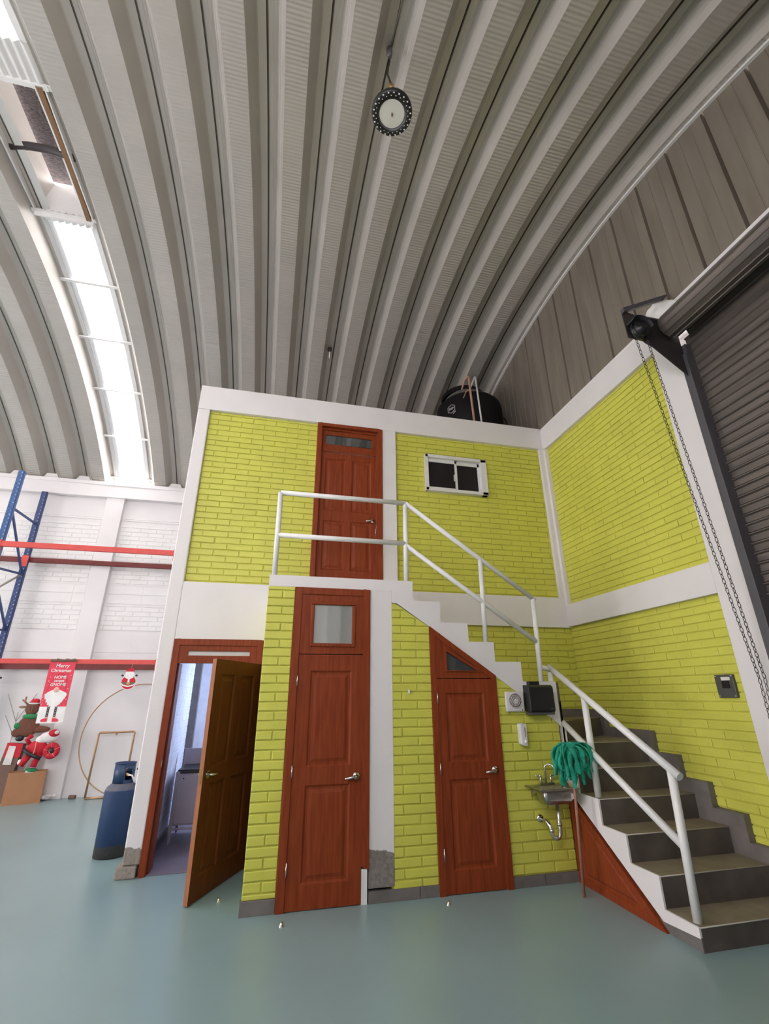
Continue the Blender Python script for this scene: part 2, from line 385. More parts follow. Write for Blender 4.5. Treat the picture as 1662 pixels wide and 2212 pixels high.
# ---- arch roof
def arch_strip(mb, prof, y0, y1, ny, mt=None, smooth=True):
    """prof: list of (x, height above low flat)"""
    V = []; F = []; n = len(prof)
    t0 = math.asin((y0 - AY) / AR); t1 = math.asin((y1 - AY) / AR)
    for i in range(ny + 1):
        t = t0 + (t1 - t0) * i / ny
        for (x, h) in prof: V.append((x, AY + (AR + h) * math.sin(t), AZ + (AR + h) * math.cos(t)))
    for i in range(ny):
        for j in range(n - 1): F.append((i * n + j, i * n + j + 1, (i + 1) * n + j + 1, (i + 1) * n + j))
    return mb.raw(V, F, mt, smooth)
roof = MB(); roof.keepnormals = True
Y0R, Y1R = YF - 0.25, YB + 0.12
NA = 64
skyc = (-3.7385, -7.3445, -10.9505)
seams = [OFFX + k * PITCHX for k in range(-23, 8)]
hx = 0.088; lx = 0.186; HH = 0.19
for sx in seams:
    # low flat to the right of this seam
    c = sx + PITCHX / 2
    isky = any(abs(c - q) < 0.05 for q in skyc)
    # high flat + sides around the seam
    nearskyL = any(abs(sx + PITCHX / 2 - q) < 0.05 for q in skyc)
    nearskyR = any(abs(sx - PITCHX / 2 - q) < 0.05 for q in skyc)
    if not nearskyR:
        arch_strip(roof, [(sx - lx, 0), (sx - hx - 0.012, HH - 0.012), (sx - hx, HH)], Y0R, Y1R, NA, ROOF, False)
        arch_strip(roof, [(sx - hx, HH), (sx - 0.008, HH)], Y0R, Y1R, NA, ROOF, True)
    else: arch_strip(roof, [(sx - 0.10, HH + 0.02), (sx - 0.008, HH)], Y0R, Y1R, NA, FRAMEW, True)
    arch_strip(roof, [(sx - 0.008, HH), (sx - 0.0065, HH + 0.03), (sx - 0.0005, HH + 0.03), (sx + 0.001, HH - 0.008), (sx + 0.011, HH - 0.008), (sx + 0.011, HH)], Y0R, Y1R, NA, GROOVE, False)
    if not nearskyL:
        arch_strip(roof, [(sx + 0.011, HH), (sx + hx - 0.03, HH), (sx + hx - 0.02, HH - 0.008), (sx + hx, HH - 0.008)], Y0R, Y1R, NA, ROOF, False)
        # right side with two stiffening folds
        P_ = [(hx, HH - 0.008)]
        for q in (0.3, 0.36, 0.6, 0.66): P_.append((hx + (lx - hx) * q, (HH - 0.008) * (1 - q) + (0.008 if q in (0.36, 0.66) else 0)))
        P_.append((lx, 0))
        arch_strip(roof, [(sx + a, b) for a, b in P_], Y0R, Y1R, NA, ROOF, False)
    else: arch_strip(roof, [(sx + 0.011, HH), (sx + 0.10, HH + 0.02)], Y0R, Y1R, NA, FRAMEW, True)
    if not isky and sx < 3.3:
        e = min(c + (PITCHX / 2 - lx), XG + 0.02)
        arch_strip(roof, [(sx + lx, 0), (e, 0)], Y0R, Y1R, NA, ROOFC, True)
ro = roof.build('ceiling')
tag(ro, 'grey corrugated steel arch roof with cross crimps', 'roof', kind='structure')

# ---- skylights (corrugated translucent sheets in white angle frames)
def sky_prof(x0, x1, h, amp=0.014, pitch=0.085):
    n = 48; return [(x0 + (x1 - x0) * i / n, h + amp * math.sin(2 * math.pi * (x1 - x0) * i / n / pitch)) for i in range(n + 1)]
wn = 1
for (x0, x1) in SKY:
    spans = [(-6.75, -4.3), (-4.35, -1.98), (-0.42, 0.62), (0.6, 1.61), (1.59, 2.59), (2.57, 3.53), (3.51, 4.36)]
    vis = x0 > -5
    for k, (ya, yb) in enumerate(spans):
        nm = ['far above the roof vent at the picture corner', 'just above the roof vent', 'topmost of those just below the roof vent', 'second below the roof vent', 'third below the roof vent', 'fourth below the roof vent', 'lowest one, above the back wall beam'][k]
        t = root('window_%d' % wn, ((x0 + x1) / 2, (ya + yb) / 2, arc((ya + yb) / 2, 0.2)),
                 ('bright corrugated skylight sheet, ' + nm) if vis else 'corrugated skylight sheet in an unseen strip added for light beyond the left picture edge', 'skylight', 'skylight sheets' if vis else 'skylight sheets beyond the left picture edge', kind='structure')
        wn += 1
        mb = MB(); mb.keepnormals = True; arch_strip(mb, sky_prof(x0, x1, 0.185 + 0.004 * (k % 2)), ya, yb, 10, SKYM); mb.build('pane', None, t)
        mb = MB(); mb.keepnormals = True
        for xx, s_ in ((x0, 1), (x1, -1)):
            arch_strip(mb, [(xx - 0.012 * s_, 0.20), (xx - 0.012 * s_, 0.172), (xx + 0.05 * s_, 0.172)], ya, yb, 10, FRAMEW, False)
        mb.build('frame', None, t)
        mb = MB(); yy = yb; z = arc(yy, 0.16)
        mb.box(x0 - 0.09, x1 + 0.09, yy - 0.024, yy + 0.024, z - 0.014, z + 0.010, FRAMEW); mb.build('crossbar', FRAMEW, t)

# ---- roof vent opening between the sheets
v0, v1 = -1.98, -0.42
vt = root('window_%d' % wn, (-3.74, -1.2, arc(-1.2, 0.2)), 'open roof vent shaft with dark mesh lid and wooden batten beside the skylight', 'roof vent', kind='structure')
za, zb = arc(v0, 0.19), arc(v1, 0.19); zt = 8.30
mb = MB(); mb.box(-4.11, -4.09, v0, v1, 7.72, zt, FRAMEW); mb.box(-3.40, -3.385, v0, v1, 7.72, zt, FRAMEW)
mb.box(-4.11, -3.385, v1, v1 + 0.02, 7.66, zt, FRAMEW); mb.box(-4.11, -3.385, v0 - 0.02, v0, 7.72, zt, FRAMEW)
mb.build('curb', None, vt)
mb = MB(); mb.box(-4.16, -3.35, v0 - 0.05, v1 + 0.05, zt + 0.09, zt + 0.12); mb.build('mesh_lid', MESHD, vt)
mb = MB(); mb.raw([(-4.09, v0, 7.9), (-4.0, v0 + 0.0, zt - 0.02), (-4.0, v1, zt - 0.02), (-4.09, v1, 7.76)], [(0, 1, 2, 3)]); mb.raw([(-4.085, v0, 7.9), (-3.995, v0, zt - 0.02), (-3.995, v1, zt - 0.02), (-4.085, v1, 7.76)], [(0, 1, 2, 3)]); mb.build('deflector_sheet', ROOF, vt)
mb = MB(); mb.tube([(-4.10, -1.18, 7.83), (-3.9, -1.19, 7.88), (-3.7, -1.2, 7.88), (-3.5, -1.21, 7.84), (-3.38, -1.22, 7.80)], 0.045, 10); mb.build('cross_pipe', BRKT, vt)
mb = MB(); mb.keepnormals = True; arch_strip(mb, [(-3.475, 0.12), (-3.475, 0.24), (-3.415, 0.24), (-3.415, 0.12), (-3.475, 0.12)], v0, v1, 12, BATTEN, False); mb.build('batten', None, vt)
mb = MB()
for yy in (v0, v1): mb.box(-4.15, -3.36, yy - 0.025, yy + 0.025, arc(yy, 0.135), arc(yy, 0.15))
mb.build('crossbar', FRAMEW, vt)
# white corrugated flap under the upper sheet
mb = MB(); mb.keepnormals = True; arch_strip(mb, sky_prof(-4.09, -3.40, 0.16, 0.016), -2.35, -1.93, 6, FRAMEW); mb.build('flap', None, vt)
mb = MB(); mb.keepnormals = True; arch_strip(mb, sky_prof(-4.09, -3.40, 0.165, 0.016), -0.45, -0.30, 4, FRAMEW); mb.build('flap', None, vt)

# ---- back wall (white painted brick with concrete beam and columns)
wb = root('wall_back', (-5, YB, 0), 'white painted brick back wall with concrete bands and column', 'wall', kind='structure')
mb = MB(); mb.box(XL, 3.7, YB, YB + 0.2, 0, 5.79); mb.build('render_coat', WHITE, wb)
mb = MB(); Pb = lambda a, z, d: (a, YB - 0.004 - d, z)
for (z0, z1) in ((2.77, 3.25), (3.66, 4.90), (5.0, 5.06)):
    for (a0, a1) in ((-9.8, -4.13), (-3.74, -1.9)):
        bricks(mb, [rect(a0, a1, z0, z1)], Pb, 0.31, 0.0905, 0.05, 2.77, g=0.014, d=0.011, bev=0.007, jit=0.005, mt=WHITEB, seed=5)
for (z0, z1) in ((3.28, 3.45), (3.47, 3.63)):
    for (a0, a1) in ((-9.8, -4.13), (-3.74, -1.9)):
        bricks(mb, [rect(a0, a1, z0, z1)], Pb, 0.62, 0.18, 0.0, z0, g=0.008, d=0.006, bev=0.004, mt=WHITEB, seed=6)
mb.build('brickwork', None, wb)
mb = MB(); mb.box(XL, 3.6, YB - 0.13, YB, 5.46, 5.79); mb.box(XL, 3.6, YB - 0.15, YB, 5.72, 5.80); mb.build('ring_beam', WHITE, wb, bev=0.008)
mb = MB(); mb.box(XL, 3.6, YB - 0.012, YB, 2.36, 2.375); mb.build('joint_line', TILE, wb) if False else None
mb = MB(); mb.box(XL, -1.8, YB - 0.006, YB, 0, 2.355); mb.box(XL, -1.8, YB - 0.012, YB, 2.368, 2.745); mb.build('band', WHITE, wb)
for xc in (-4.10, -8.3, -12.5):
    mb = MB(); mb.box(xc, xc + 0.34, YB - 0.10, YB, 0, 5.47); mb.build('column', WHITE, wb, bev=0.006)
# mortar plugs that close the arch panel ends above the beam
mb = MB()
for sx in seams:
    if any(abs(sx - q) < 0.5 for q in skyc): continue
    mb.prism([(sx - lx + 0.0, 5.76), (sx + lx, 5.76), (sx + hx, 5.76 + HH * 0.85), (sx - hx, 5.76 + HH * 0.85)], YB - 0.05, YB + 0.1, 'y')
for q in skyc: mb.box(q - 0.46, q + 0.46, YB - 0.05, YB + 0.1, 5.76, 5.84)
mb.build('mortar_fill', WHITEB, wb)

# ---- front wall behind the camera and left gable, each with an added daylight opening
wf = MB(); wf.box(XL, 3.7, YF - 0.2, YF, 0, 4.0); wf.box(XL, 3.7, YF - 0.2, YF, 5.2, 5.8); wf.box(XL, -4.5, YF - 0.2, YF, 3.85, 5.2); wf.box(-0.6, 3.7, YF - 0.2, YF, 3.85, 5.2)
for xc in (-12.0, -5.0, 0.58, 2.9): wf.box(xc, xc + 0.30, YF, YF + 0.2, 0, 5.6)
wf.box(XL, 3.6, YF, YF + 0.14, 5.45, 5.8)
tag(wf.build('wall_front', WHITE), 'plain white wall with columns behind the viewer', 'wall', kind='structure')
wl = MB(); n = 40
def gable_poly(mb, xa, xb, z0, ya, yb, mt=None, n=30, dr=0.25):
    pts = [(ya + (yb - ya) * i / n, arc(ya + (yb - ya) * i / n, dr)) for i in range(n + 1)]
    V = []; F = []
    for y, z in pts: V += [(xa, y, z0), (xa, y, z)]
    for i in range(n): F.append((2 * i, 2 * i + 2, 2 * i + 3, 2 * i + 1))
    mb.raw(V, F, mt)
gable_poly(wl, XL, XL, 4.5, YF - 0.2, YB + 0.1, WHITE)
wl.box(XL - 0.1, XL, YF - 0.2, -4.0, 0, 4.5, WHITE); wl.box(XL - 0.1, XL, 0.8, YB + 0.1, 0, 4.5, WHITE); wl.box(XL - 0.1, XL, -4.0, 0.8, 3.5, 4.5, WHITE)
tag(wl.build('wall_left'), 'white far gable wall with an added opening for daylight', 'wall', kind='structure')

# ---- right wall: columns, beams and lime brick panels
wr = root('wall_right', (XR, -1.2, 0), 'lime green brick side wall framed by white beams, beside the roller shutter', 'wall', kind='structure')
REC = 0.068
Pr = lambda a, z, d: (XR + REC - 0.002 - d, a, z)
Xout = XR + 0.30
mb = MB()
mb.box(XR + REC, Xout, -2.4, 0.2, 0, 5.3); mb.build('wall_core', WHITE, wr)
mb = MB()
bricks(mb, [[(-2.31, 2.74), (-2.31, 5.182), (0.0, 5.182), (0.0, 2.74)][::-1]], Pr, 0.305, 0.0785, 0.1, 2.74 - 0.02, mt=LIME, seed=11, gv=0.004)
bricks(mb, [[(-2.31, 0.0), (-2.31, 2.445), (REC + 0.001, 2.445), (REC + 0.001, 0.0)][::-1]], Pr, 0.305, 0.0785, 0.02, 0.02, mt=LIME, seed=12, gv=0.004)
bo = mb.build('brickwork', None, wr)
mb = MB(); mb.box(XR, Xout, YF, 0.02, 5.182, 5.51); mb.box(XR, XR + 0.1, YF, 0.02, 5.51, 5.56); mb.build('top_beam', WHITE, wr, bev=0.006)
mb = MB(); mb.box(XR, Xout, -2.31, 0.0, 2.445, 2.74); mb.build('middle_beam', WHITE, wr, bev=0.004)
mb = MB(); mb.prism([(-2.31, 0), (-2.31, 5.182), (-2.36, 5.182), (-2.62, 4.80), (-2.62, 0)], XR, Xout, 'x'); mb.build('column', WHITE, wr, bev=0.006)
mb = MB(); mb.box(XR + 0.13, Xout, -2.75, -2.55, 0, 5.2); mb.build('jamb_return', WHITE, wr)
mb = MB(); mb.box(XR + 0.0, XR + 0.06, -0.05, 0.0, 2.74, 5.2); mb.build('corner_strip', WHITE, wr)

# ---- gable sheets above the right wall
wg = root('wall_gable', (XG, -1.2, 5.3), 'grey ribbed sheet steel gable above the lime side wall', 'wall', kind='structure')
mb = MB(); P = 0.4565; y = -0.400
ys = []
k0 = int((YF - 0.3 + 0.4) / P) - 1
def gstrip(mb, ya, yb, xa, xb, mt):
    V = [(xa, ya, 5.30), (xb, yb, 5.30), (xb, yb, arc(yb, 0.25)), (xa, ya, arc(ya, 0.25))]
    mb.raw(V, [(0, 1, 2, 3)], mt)
yy = -0.40 - 14 * P
while yy < YB + 0.1:
    prof = [(0.0, 0.0), (0.010, 0.045), (0.026, 0.045), (0.036, 0.0), (0.145, 0.0), (0.150, 0.006), (0.158, 0.006), (0.163, 0.0), (0.29, 0.0), (0.295, 0.006), (0.303, 0.006), (0.308, 0.0), (P, 0.0)]
    for i in range(len(prof) - 1):
        (a, da), (b, db) = prof[i], prof[i + 1]
        ya, yb = yy + a, yy + b
        if ya < YF - 0.2 or yb > YB + 0.1: continue
        gstrip(mb, ya, yb, XG + da, XG + db, GROOVE if i == 1 else GABLE)
    # extra light ribs on the sheets near the back corner
    yy += P
mb.keepnormals = True
mb.build('ribbed_sheets', None, wg)
mb = MB(); mb.keepnormals = True; arch_strip(mb, [(XG - 0.035, -0.025), (XG - 0.035, 0.0), (XG, 0.0)], YF, YB, NA, FRAMEW, False)
arch_strip(mb, [(XG - 0.035, -0.025), (XG - 0.0, -0.025)], YF, YB, NA, FRAMEW, False); mb.build('edge_flashing', None, wg)

# ================================================================== TWO STOREY BLOCK
F = root('wall_facade', (0.8, 0, 0), 'two storey block wall of lime green brick framed by white beams', 'wall', kind='structure')
Pf = lambda a, z, d: (a, REC - 0.002 - d, z)
FX0, FX1 = -1.733, 3.43
ZT = 5.575
# masonry core with door openings
core = MB(); yb_ = 0.22
core.box(FX0 + 0.002, -1.535, REC, yb_, 0, ZT - 0.01)                   # left of the open door
core.box(-1.535, -0.65, REC, yb_, 2.12, 4.98)
core.box(-0.65, -0.13, REC, yb_, 0, 4.98)
core.box(-0.13, 0.83, REC, yb_, 0, 2.70)
core.box(0.83, 3.74, REC, yb_, 0, 4.28); core.box(3.42, 3.74, REC, yb_, 4.28, 5.5)
core.box(0.83, 1.46, REC, yb_, 4.28, 4.98); core.box(2.41, 3.43, REC, yb_, 4.28, 4.98)
core.build('wall_core', WHITE, F)
br = MB()
bricks(br, [rect(-1.577, -0.115, 2.84, 5.205)], Pf, 0.305, 0.0795, -1.301 + 0.0, 4.294, mt=LIME, seed=21)
bricks(br, [rect(1.014, 3.37, 2.84, 5.205)], Pf, 0.305, 0.0795, 1.05, 4.294, holes=[(1.454, 2.413, 4.306, 4.884)], mt=LIME, seed=22)
bricks(br, [rect(0.86, XR + REC - 0.001, 0.9, 2.431)], Pf, 0.305, 0.0785, 0.95, 1.42, mt=LIME, seed=23)
br.build('brickwork', None, F)
fr = MB()
fr.box(FX0, FX1, 0, 0.24, 5.205, ZT); fr.build('top_beam', WHITE, F, bev=0.006)
fr = MB(); fr.box(FX0, -1.577, 0, 0.24, 0.10, 5.205); fr.build('corner_column', PILLAR2, F, bev=0.012)
fr = MB(); fr.box(0.812, 1.014, 0, 0.2, 2.84, 5.205); fr.build('column', WHITE, F, bev=0.004)
fr = MB(); fr.box(3.37, 3.43, 0.0, 0.2, 2.84, 5.205); fr.build('corner_strip', WHITE, F)
fr = MB(); fr.box(0.812, FX1 + 0.1, 0, 0.2, 2.431, 2.84); fr.build('middle_beam', WHITE, F, bev=0.004)
fr = MB(); fr.box(-1.577, -0.5, 0.0, 0.2, 2.185, 2.84); fr.build('door_lintel', WHITE, F, bev=0.004)
fr = MB(); fr.box(FX0 - 0.045, -1.595, -0.035, 0.2, 0, 0.098); fr.build('base_curb', PILLAR2, F, bev=0.012)
# side wall towards the racks, back/inside walls and roof slab
sd = MB(); sd.box(FX0 + 0.002, FX0 + 0.13, 0.2, YB, 0, ZT - 0.02)
tag(sd.build('wall_side', WHITE), 'plain white side wall of the two storey block facing the racks', 'wall', kind='structure')
sl = MB(); sl.box(FX0 + 0.01, 3.45, 0.2, YB, 5.28, 5.36)
tag(sl.build('ceiling_slab', WHITE), 'flat concrete roof of the two storey block', 'slab', kind='structure')

# kitchenette behind the open door
kt = root('wall_kitchen', (-1.0, 1.5, 0), 'white brick kitchenette walls seen through the open door', 'wall', kind='structure')
mb = MB(); Pk = lambda a, z, d: (-1.603 + d + 0.001, a, z)
bricks(mb, [rect(0.22, 3.0, 0.0, 2.5)], Pk, 0.31, 0.085, 0.1, 0.0, g=0.008, d=0.005, bev=0.004, mt=KWALL, seed=31)
mb.build('brickwork', None, kt)
mb = MB(); mb.box(-1.61, 0.6, 3.0, 3.1, 0, 2.6); mb.box(0.5, 0.6, 0.22, 3.0, 0, 2.6); mb.box(-1.61, 0.6, 0.22, 3.1, 2.55, 2.62); mb.build('plaster', KWALL, kt)
mb = MB(); mb.box(-1.61, -1.50, 2.02, 2.14, 0.0, 2.5); mb.build('corner_column', TILE, kt, bev=0.004)
mb = MB(); mb.box(-1.60, 0.5, 0.02, 3.0, 0.0, 0.006); mb.build('kitchen_flooring', KFLOOR, kt)
mb = MB(); mb.box(-1.60, -1.585, 0.1, 3.0, 0.0, 0.09); mb.build('skirting', TILE, kt)
# stove
st = root('gas_stove', (-1.2, 1.2, 0), 'grey white enamel gas stove seen through the half open door', 'stove')
sx0, sx1, sy0, sy1 = -1.515, -0.93, 1.0, 1.55
mb = MB(); mb.box(sx0, sx1, sy0 + 0.012, sy1, 0.19, 0.745); mb.build('body', STOVE, st, bev=0.01)
mb = MB(); mb.box(sx0 + 0.045, sx1 - 0.03, sy0, sy0 + 0.015, 0.21, 0.70); mb.build('side_panel', STOVE, st, bev=0.004)
mb = MB(); mb.box(sx0 + 0.05, sx1 - 0.01, sy0 - 0.002, sy0 + 0.02, 0.725, 0.75); mb.box(sx0 + 0.02, sx1, sy0 + 0.02, sy1, 0.748, 0.765); mb.build('cooktop', DARK, st, bev=0.004)
mb = MB(); mb.box(sx0 + 0.03, sx1 - 0.03, sy0 + 0.01, sy0 + 0.03, 0.145, 0.165); mb.build('bottom_rail', STOVE, st)
for lx_ in (sx0 + 0.02, sx1 - 0.04):
    for ly_ in (sy0 + 0.012, sy1 - 0.03):
        mb = MB(); mb.prism([(lx_ - 0.018, 0.2), (lx_ + 0.022, 0.2), (lx_ + 0.016, 0.03), (lx_ + 0.0, 0.0), (lx_ - 0.01, 0.03)], ly_ - 0.01, ly_ + 0.015, 'y'); mb.build('leg', STOVE, st)
mb = MB(); mb.box(sx0 + 0.0, sx1, sy1 - 0.02, sy1, 0.75, 0.95); mb.build('splashback', STOVE, st)
mb = MB(); mb.box(sx0 + 0.09, sx0 + 0.105, sy0 - 0.003, sy0, 0.665, 0.68); mb.build('screw_hole', DARK, st)

# ---- upper window
wd = root('window_%d' % (wn + 1), (1.93, 0, 4.6), 'small white sliding window with dark panes in the upper lime wall', 'window', kind='structure')
a0, a1, z0, z1 = 1.454, 2.413, 4.306, 4.884
mb = MB(); w = 0.045; yo = 0.0
mb.box(a0, a1, yo - 0.012, 0.12, z1 - w, z1); mb.box(a0, a1, yo - 0.012, 0.12, z0, z0 + w); mb.box(a0, a0 + w, yo - 0.012, 0.12, z0, z1); mb.box(a1 - w - 0.04, a1, yo - 0.012, 0.12, z0, z1)
mb.build('window_frame', FRAMEW, wd, bev=0.003)
for (b0, b1, yy) in ((a0 + w, 1.955, 0.03), (1.925, a1 - w - 0.04, 0.055)):
    mb = MB(); q = 0.032
    mb.box(b0, b1, yy, yy + 0.025, z1 - w - 0.055, z1 - w); mb.box(b0, b1, yy, yy + 0.025, z0 + w, z0 + w + q); mb.box(b0, b0 + q * .6, yy, yy + 0.025, z0 + w, z1 - w); mb.box(b1 - q, b1, yy, yy + 0.025, z0 + w, z1 - w)
    sash = mb.build('sash', FRAMEW, wd, bev=0.002)
    mb = MB(); mb.box(b0 + 0.01, b1 - 0.01, yy + 0.01, yy + 0.016, z0 + w, z1 - w); mb.build('pane', GLASSD, sash)
mb = MB(); mb.box(1.90, 1.915, 0.015, 0.032, 4.50, 4.60); mb.build('latch', PLASTW, wd)

# ------------------------------------------------------------------ door leaves
def leaf(mb, w, h, t, panels, M, mt, poly=None):
    """panelled leaf in local (a, d, z); d grows towards the viewer; front face at d=t"""
    A = sorted({0, w} | {p[0] for p in panels} | {p[1] for p in panels}); Z = sorted({0, h} | {p[2] for p in panels} | {p[3] for p in panels})
    for dface, sg in ((t, 1), (0.0, -1)):
        for i in range(len(A) - 1):
            for j in range(len(Z) - 1):
                ca, cz = (A[i] + A[i + 1]) / 2, (Z[j] + Z[j + 1]) / 2
                if any(p[0] < ca < p[1] and p[2] < cz < p[3] for p in panels): continue
                mb.raw([M(A[i], dface, Z[j]), M(A[i + 1], dface, Z[j]), M(A[i + 1], dface, Z[j + 1]), M(A[i], dface, Z[j + 1])], [(0, 1, 2, 3)], mt)
        for p in panels:
            rings = [(0, 0), (0.006, 0.005), (0.016, 0.013), (0.034, 0.013), (0.062, 0.004)]
            R = []
            for (ins, dep) in rings:
                R.append([M(a, dface - sg * dep, z) for a, z in ((p[0] + ins, p[2] + ins), (p[1] - ins, p[2] + ins), (p[1] - ins, p[3] - ins), (p[0] + ins, p[3] - ins))])
            for k in range(len(R) - 1):
                mb.raw(R[k] + R[k + 1], [(i, (i + 1) % 4, 4 + (i + 1) % 4, 4 + i) for i in range(4)], mt)
            mb.raw(R[-1], [(0, 1, 2, 3)], mt)
    for (p, q) in (((0, 0), (w, 0)), ((w, 0), (w, h)), ((w, h), (0, h)), ((0, h), (0, 0))):
        mb.raw([M(p[0], 0, p[1]), M(q[0], 0, q[1]), M(q[0], t, q[1]), M(p[0], t, p[1])], [(0, 1, 2, 3)], mt)
    return mb
def My(x0, y, z0): return lambda a, d, z: (x0 + a, y - d, z0 + z)
def handle(parent, x, y, z, sgn=-1, nm='door_handle'):
    mb = MB(); mb.lathe([(0.0001, 0.0), (0.034, 0.0), (0.034, -0.008), (0.026, -0.02), (0.012, -0.024), (0.011, -0.045)], (x, y, z), 20, None, 'y')
    mb.tube([(x, y - 0.045, z), (x + sgn * 0.03, y - 0.052, z - 0.002), (x + sgn * 0.075, y - 0.045, z - 0.012), (x + sgn * 0.105, y - 0.040, z - 0.016)], 0.01, 10, None, True, [0.012, 0.013, 0.011, 0.008])
    return mb.build(nm, CHROME, parent)
def hinges(parent, x, y, zs):
    for z in zs:
        mb = MB(); mb.tube([(x, y, z - 0.05), (x, y, z + 0.05)], 0.006, 8); mb.build('hinge', CHROME, parent)

# door_1: open kitchenette door
YE = -1.119
D1 = root('door_1', (-1.09, 0, 0), 'half open brown wooden door at the left with a slit window above', 'door', kind='structure')
mb = MB(); x0, x1, zt = -1.577, -0.612, 2.188; w = 0.062
mb.box(x0, x0 + w, -0.012, 0.14, 0, zt); mb.box(x1 - w, x1, -0.012, 0.14, 0, zt); mb.box(x0 + w, x1 - w, -0.012, 0.14, zt - 0.068, zt)
mb.box(x0 + w - 0.01, x0 + w + 0.02, 0.05, 0.235, 0, 1.93); mb.build('door_frame', WOOD, D1, bev=0.003)
mb = MB(); mb.box(x0 + w, x1 - w, 0.0, 0.05, 1.93, 2.012); mb.box(x0 + w, x1 - w, 0.0, 0.05, 2.060, zt - 0.068); mb.box(x0 + w, -1.416, 0.0, 0.05, 2.01, 2.062); mb.box(-0.754, x1 - w, 0.0, 0.05, 2.01, 2.062)
tr = mb.build('transom', WOOD, D1, bev=0.002)
mb = MB(); mb.box(-1.416, -0.754, 0.02, 0.028, 2.010, 2.062); tag(mb.build('pane', GLASSW, tr), 'narrow slit pane', None)
hx0, hy0 = -0.632, -0.005; fx0, fy0 = -1.035, -0.825
L1 = math.hypot(fx0 - hx0, fy0 - hy0); ua = Vector(((fx0 - hx0) / L1, (fy0 - hy0) / L1, 0)); ud = Vector((-ua.y, ua.x, 0))
if ud.x < 0: ud = -ud
M1 = lambda a, d, z: tuple(Vector((hx0, hy0, 0.008 + z)) + ua * a + ud * (d - 0.02))
mb = MB(); leaf(mb, L1, 1.915, 0.04, [(0.13, 0.43, 1.0, 1.78), (0.53, 0.80, 1.0, 1.78), (0.13, 0.43, 0.17, 0.86), (0.53, 0.80, 0.17, 0.86)], M1, WOODB)
lf = mb.build('door_leaf', None, D1)
mb = MB(); V = [M1(L1 + 0.001, d_, z) for d_, z in ((0, 0), (0.04, 0), (0.04, 1.915), (0, 1.915))]; V2 = [M1(L1 + 0.003, d_, z) for d_, z in ((0, 0), (0.04, 0), (0.04, 1.915), (0, 1.915))]
mb.raw(V + V2, [(0, 1, 2, 3), (4, 5, 6, 7), (0, 1, 5, 4), (1, 2, 6, 5), (2, 3, 7, 6), (3, 0, 4, 7)]); tag(mb.build('edge_strip', WOODD, lf), 'raw brown door edge', None)
def m1h(sd):
    mb = MB(); c0 = M1(L1 - 0.07, 0.04 if sd > 0 else 0.0, 0.93)
    c0 = Vector(c0); nrm = ud * sd
    # rose and lever
    ring = []
    for k in range(20):
        a = 2 * math.pi * k / 20; ring.append(c0 + nrm * 0.006 + (ua * math.cos(a) + Vector((0, 0, 1)) * math.sin(a)) * 0.033)
    ring0 = [p - nrm * 0.006 for p in ring]
    mb.raw(ring + ring0, [tuple(range(20))] + [(i, (i + 1) % 20, 20 + (i + 1) % 20, 20 + i) for i in range(20)])
    mb.tube([c0, c0 + nrm * 0.045, c0 + nrm * 0.055 - ua * 0.03, c0 + nrm * 0.05 - ua * 0.11], 0.01, 10)
    mb.build('door_handle', CHROME, lf)
m1h(1); m1h(-1)
mb = MB(); q = Vector(M1(L1 + 0.004, 0.02, 0.93)); mb.box(q.x - 0.012, q.x + 0.006, q.y - 0.004, q.y + 0.004, 0.87, 0.99); mb.build('lock_plate', BRASS, lf)
hinges(D1, x1 - w - 0.004, -0.02, (0.35, 1.0, 1.62))
mb = MB(); mb.box(x0 + w - 0.002, x0 + w + 0.003, -0.013, 0.02, 0.92, 0.99); mb.build('strike_plate', CHROME, D1)

# door_2: tall closet door in the stair enclosure with square pane above
D2 = root('door_2', (0.04, YE, 0), 'tall narrow red brown door with square glass pane above, left of the white pillar', 'door', kind='structure')
xa, xb, zt = -0.332, 0.417, 2.586
mb = MB(); w = 0.068
mb.box(xa, xa + w, YE - 0.02, YE + 0.1, 0, zt); mb.prism([(xb - w, 0.26), (xb, 0.235), (xb, zt), (xb - w, zt)], YE - 0.02, YE + 0.1, 'y'); mb.box(xa + w, xb - w, YE - 0.02, YE + 0.1, zt - w, zt)
mb.build('door_frame', WOOD, D2, bev=0.004)
mb = MB(); mb.box(xb - w + 0.005, xb - 0.012, YE - 0.004, YE + 0.06, 0.0, 0.24); tag(mb.build('bare_jamb', WHITEB, D2), 'white bare jamb where the casing has broken off', None)
g0, g1, gz0, gz1 = -0.136, 0.237, 2.053, 2.420
mb = MB(); yq = YE - 0.008
mb.box(xa + w, xb - w, yq, YE + 0.04, 1.957, gz0 - 0.03); mb.box(xa + w, xb - w, yq, YE + 0.04, gz1 + 0.03, zt - w); mb.box(xa + w, g0 - 0.03, yq, YE + 0.04, gz0 - 0.03, gz1 + 0.03); mb.box(g1 + 0.03, xb - w, yq, YE + 0.04, gz0 - 0.03, gz1 + 0.03)
tr = mb.build('transom', WOOD, D2)
mb = MB()
for (p0, p1, q0, q1) in ((g0 - 0.032, g1 + 0.032, gz1, gz1 + 0.032), (g0 - 0.032, g1 + 0.032, gz0 - 0.032, gz0), (g0 - 0.032, g0, gz0, gz1), (g1, g1 + 0.032, gz0, gz1)): mb.box(p0, p1, yq - 0.014, yq + 0.02, q0, q1)
mb.build('glazing_bead', WOOD, tr, bev=0.007)
mb = MB(); mb.box(g0, g1, YE + 0.005, YE + 0.011, gz0, gz1); mb.build('pane', GLASSF, tr)
lx0, lx1 = -0.262, 0.352
mb = MB(); leaf(mb, lx1 - lx0, 1.943, 0.04, [(0.115, 0.505, 1.005, 1.80), (0.115, 0.505, 0.165, 0.865)], My(lx0, YE + 0.032, 0.006), WOOD)
lf = mb.build('door_leaf', None, D2)
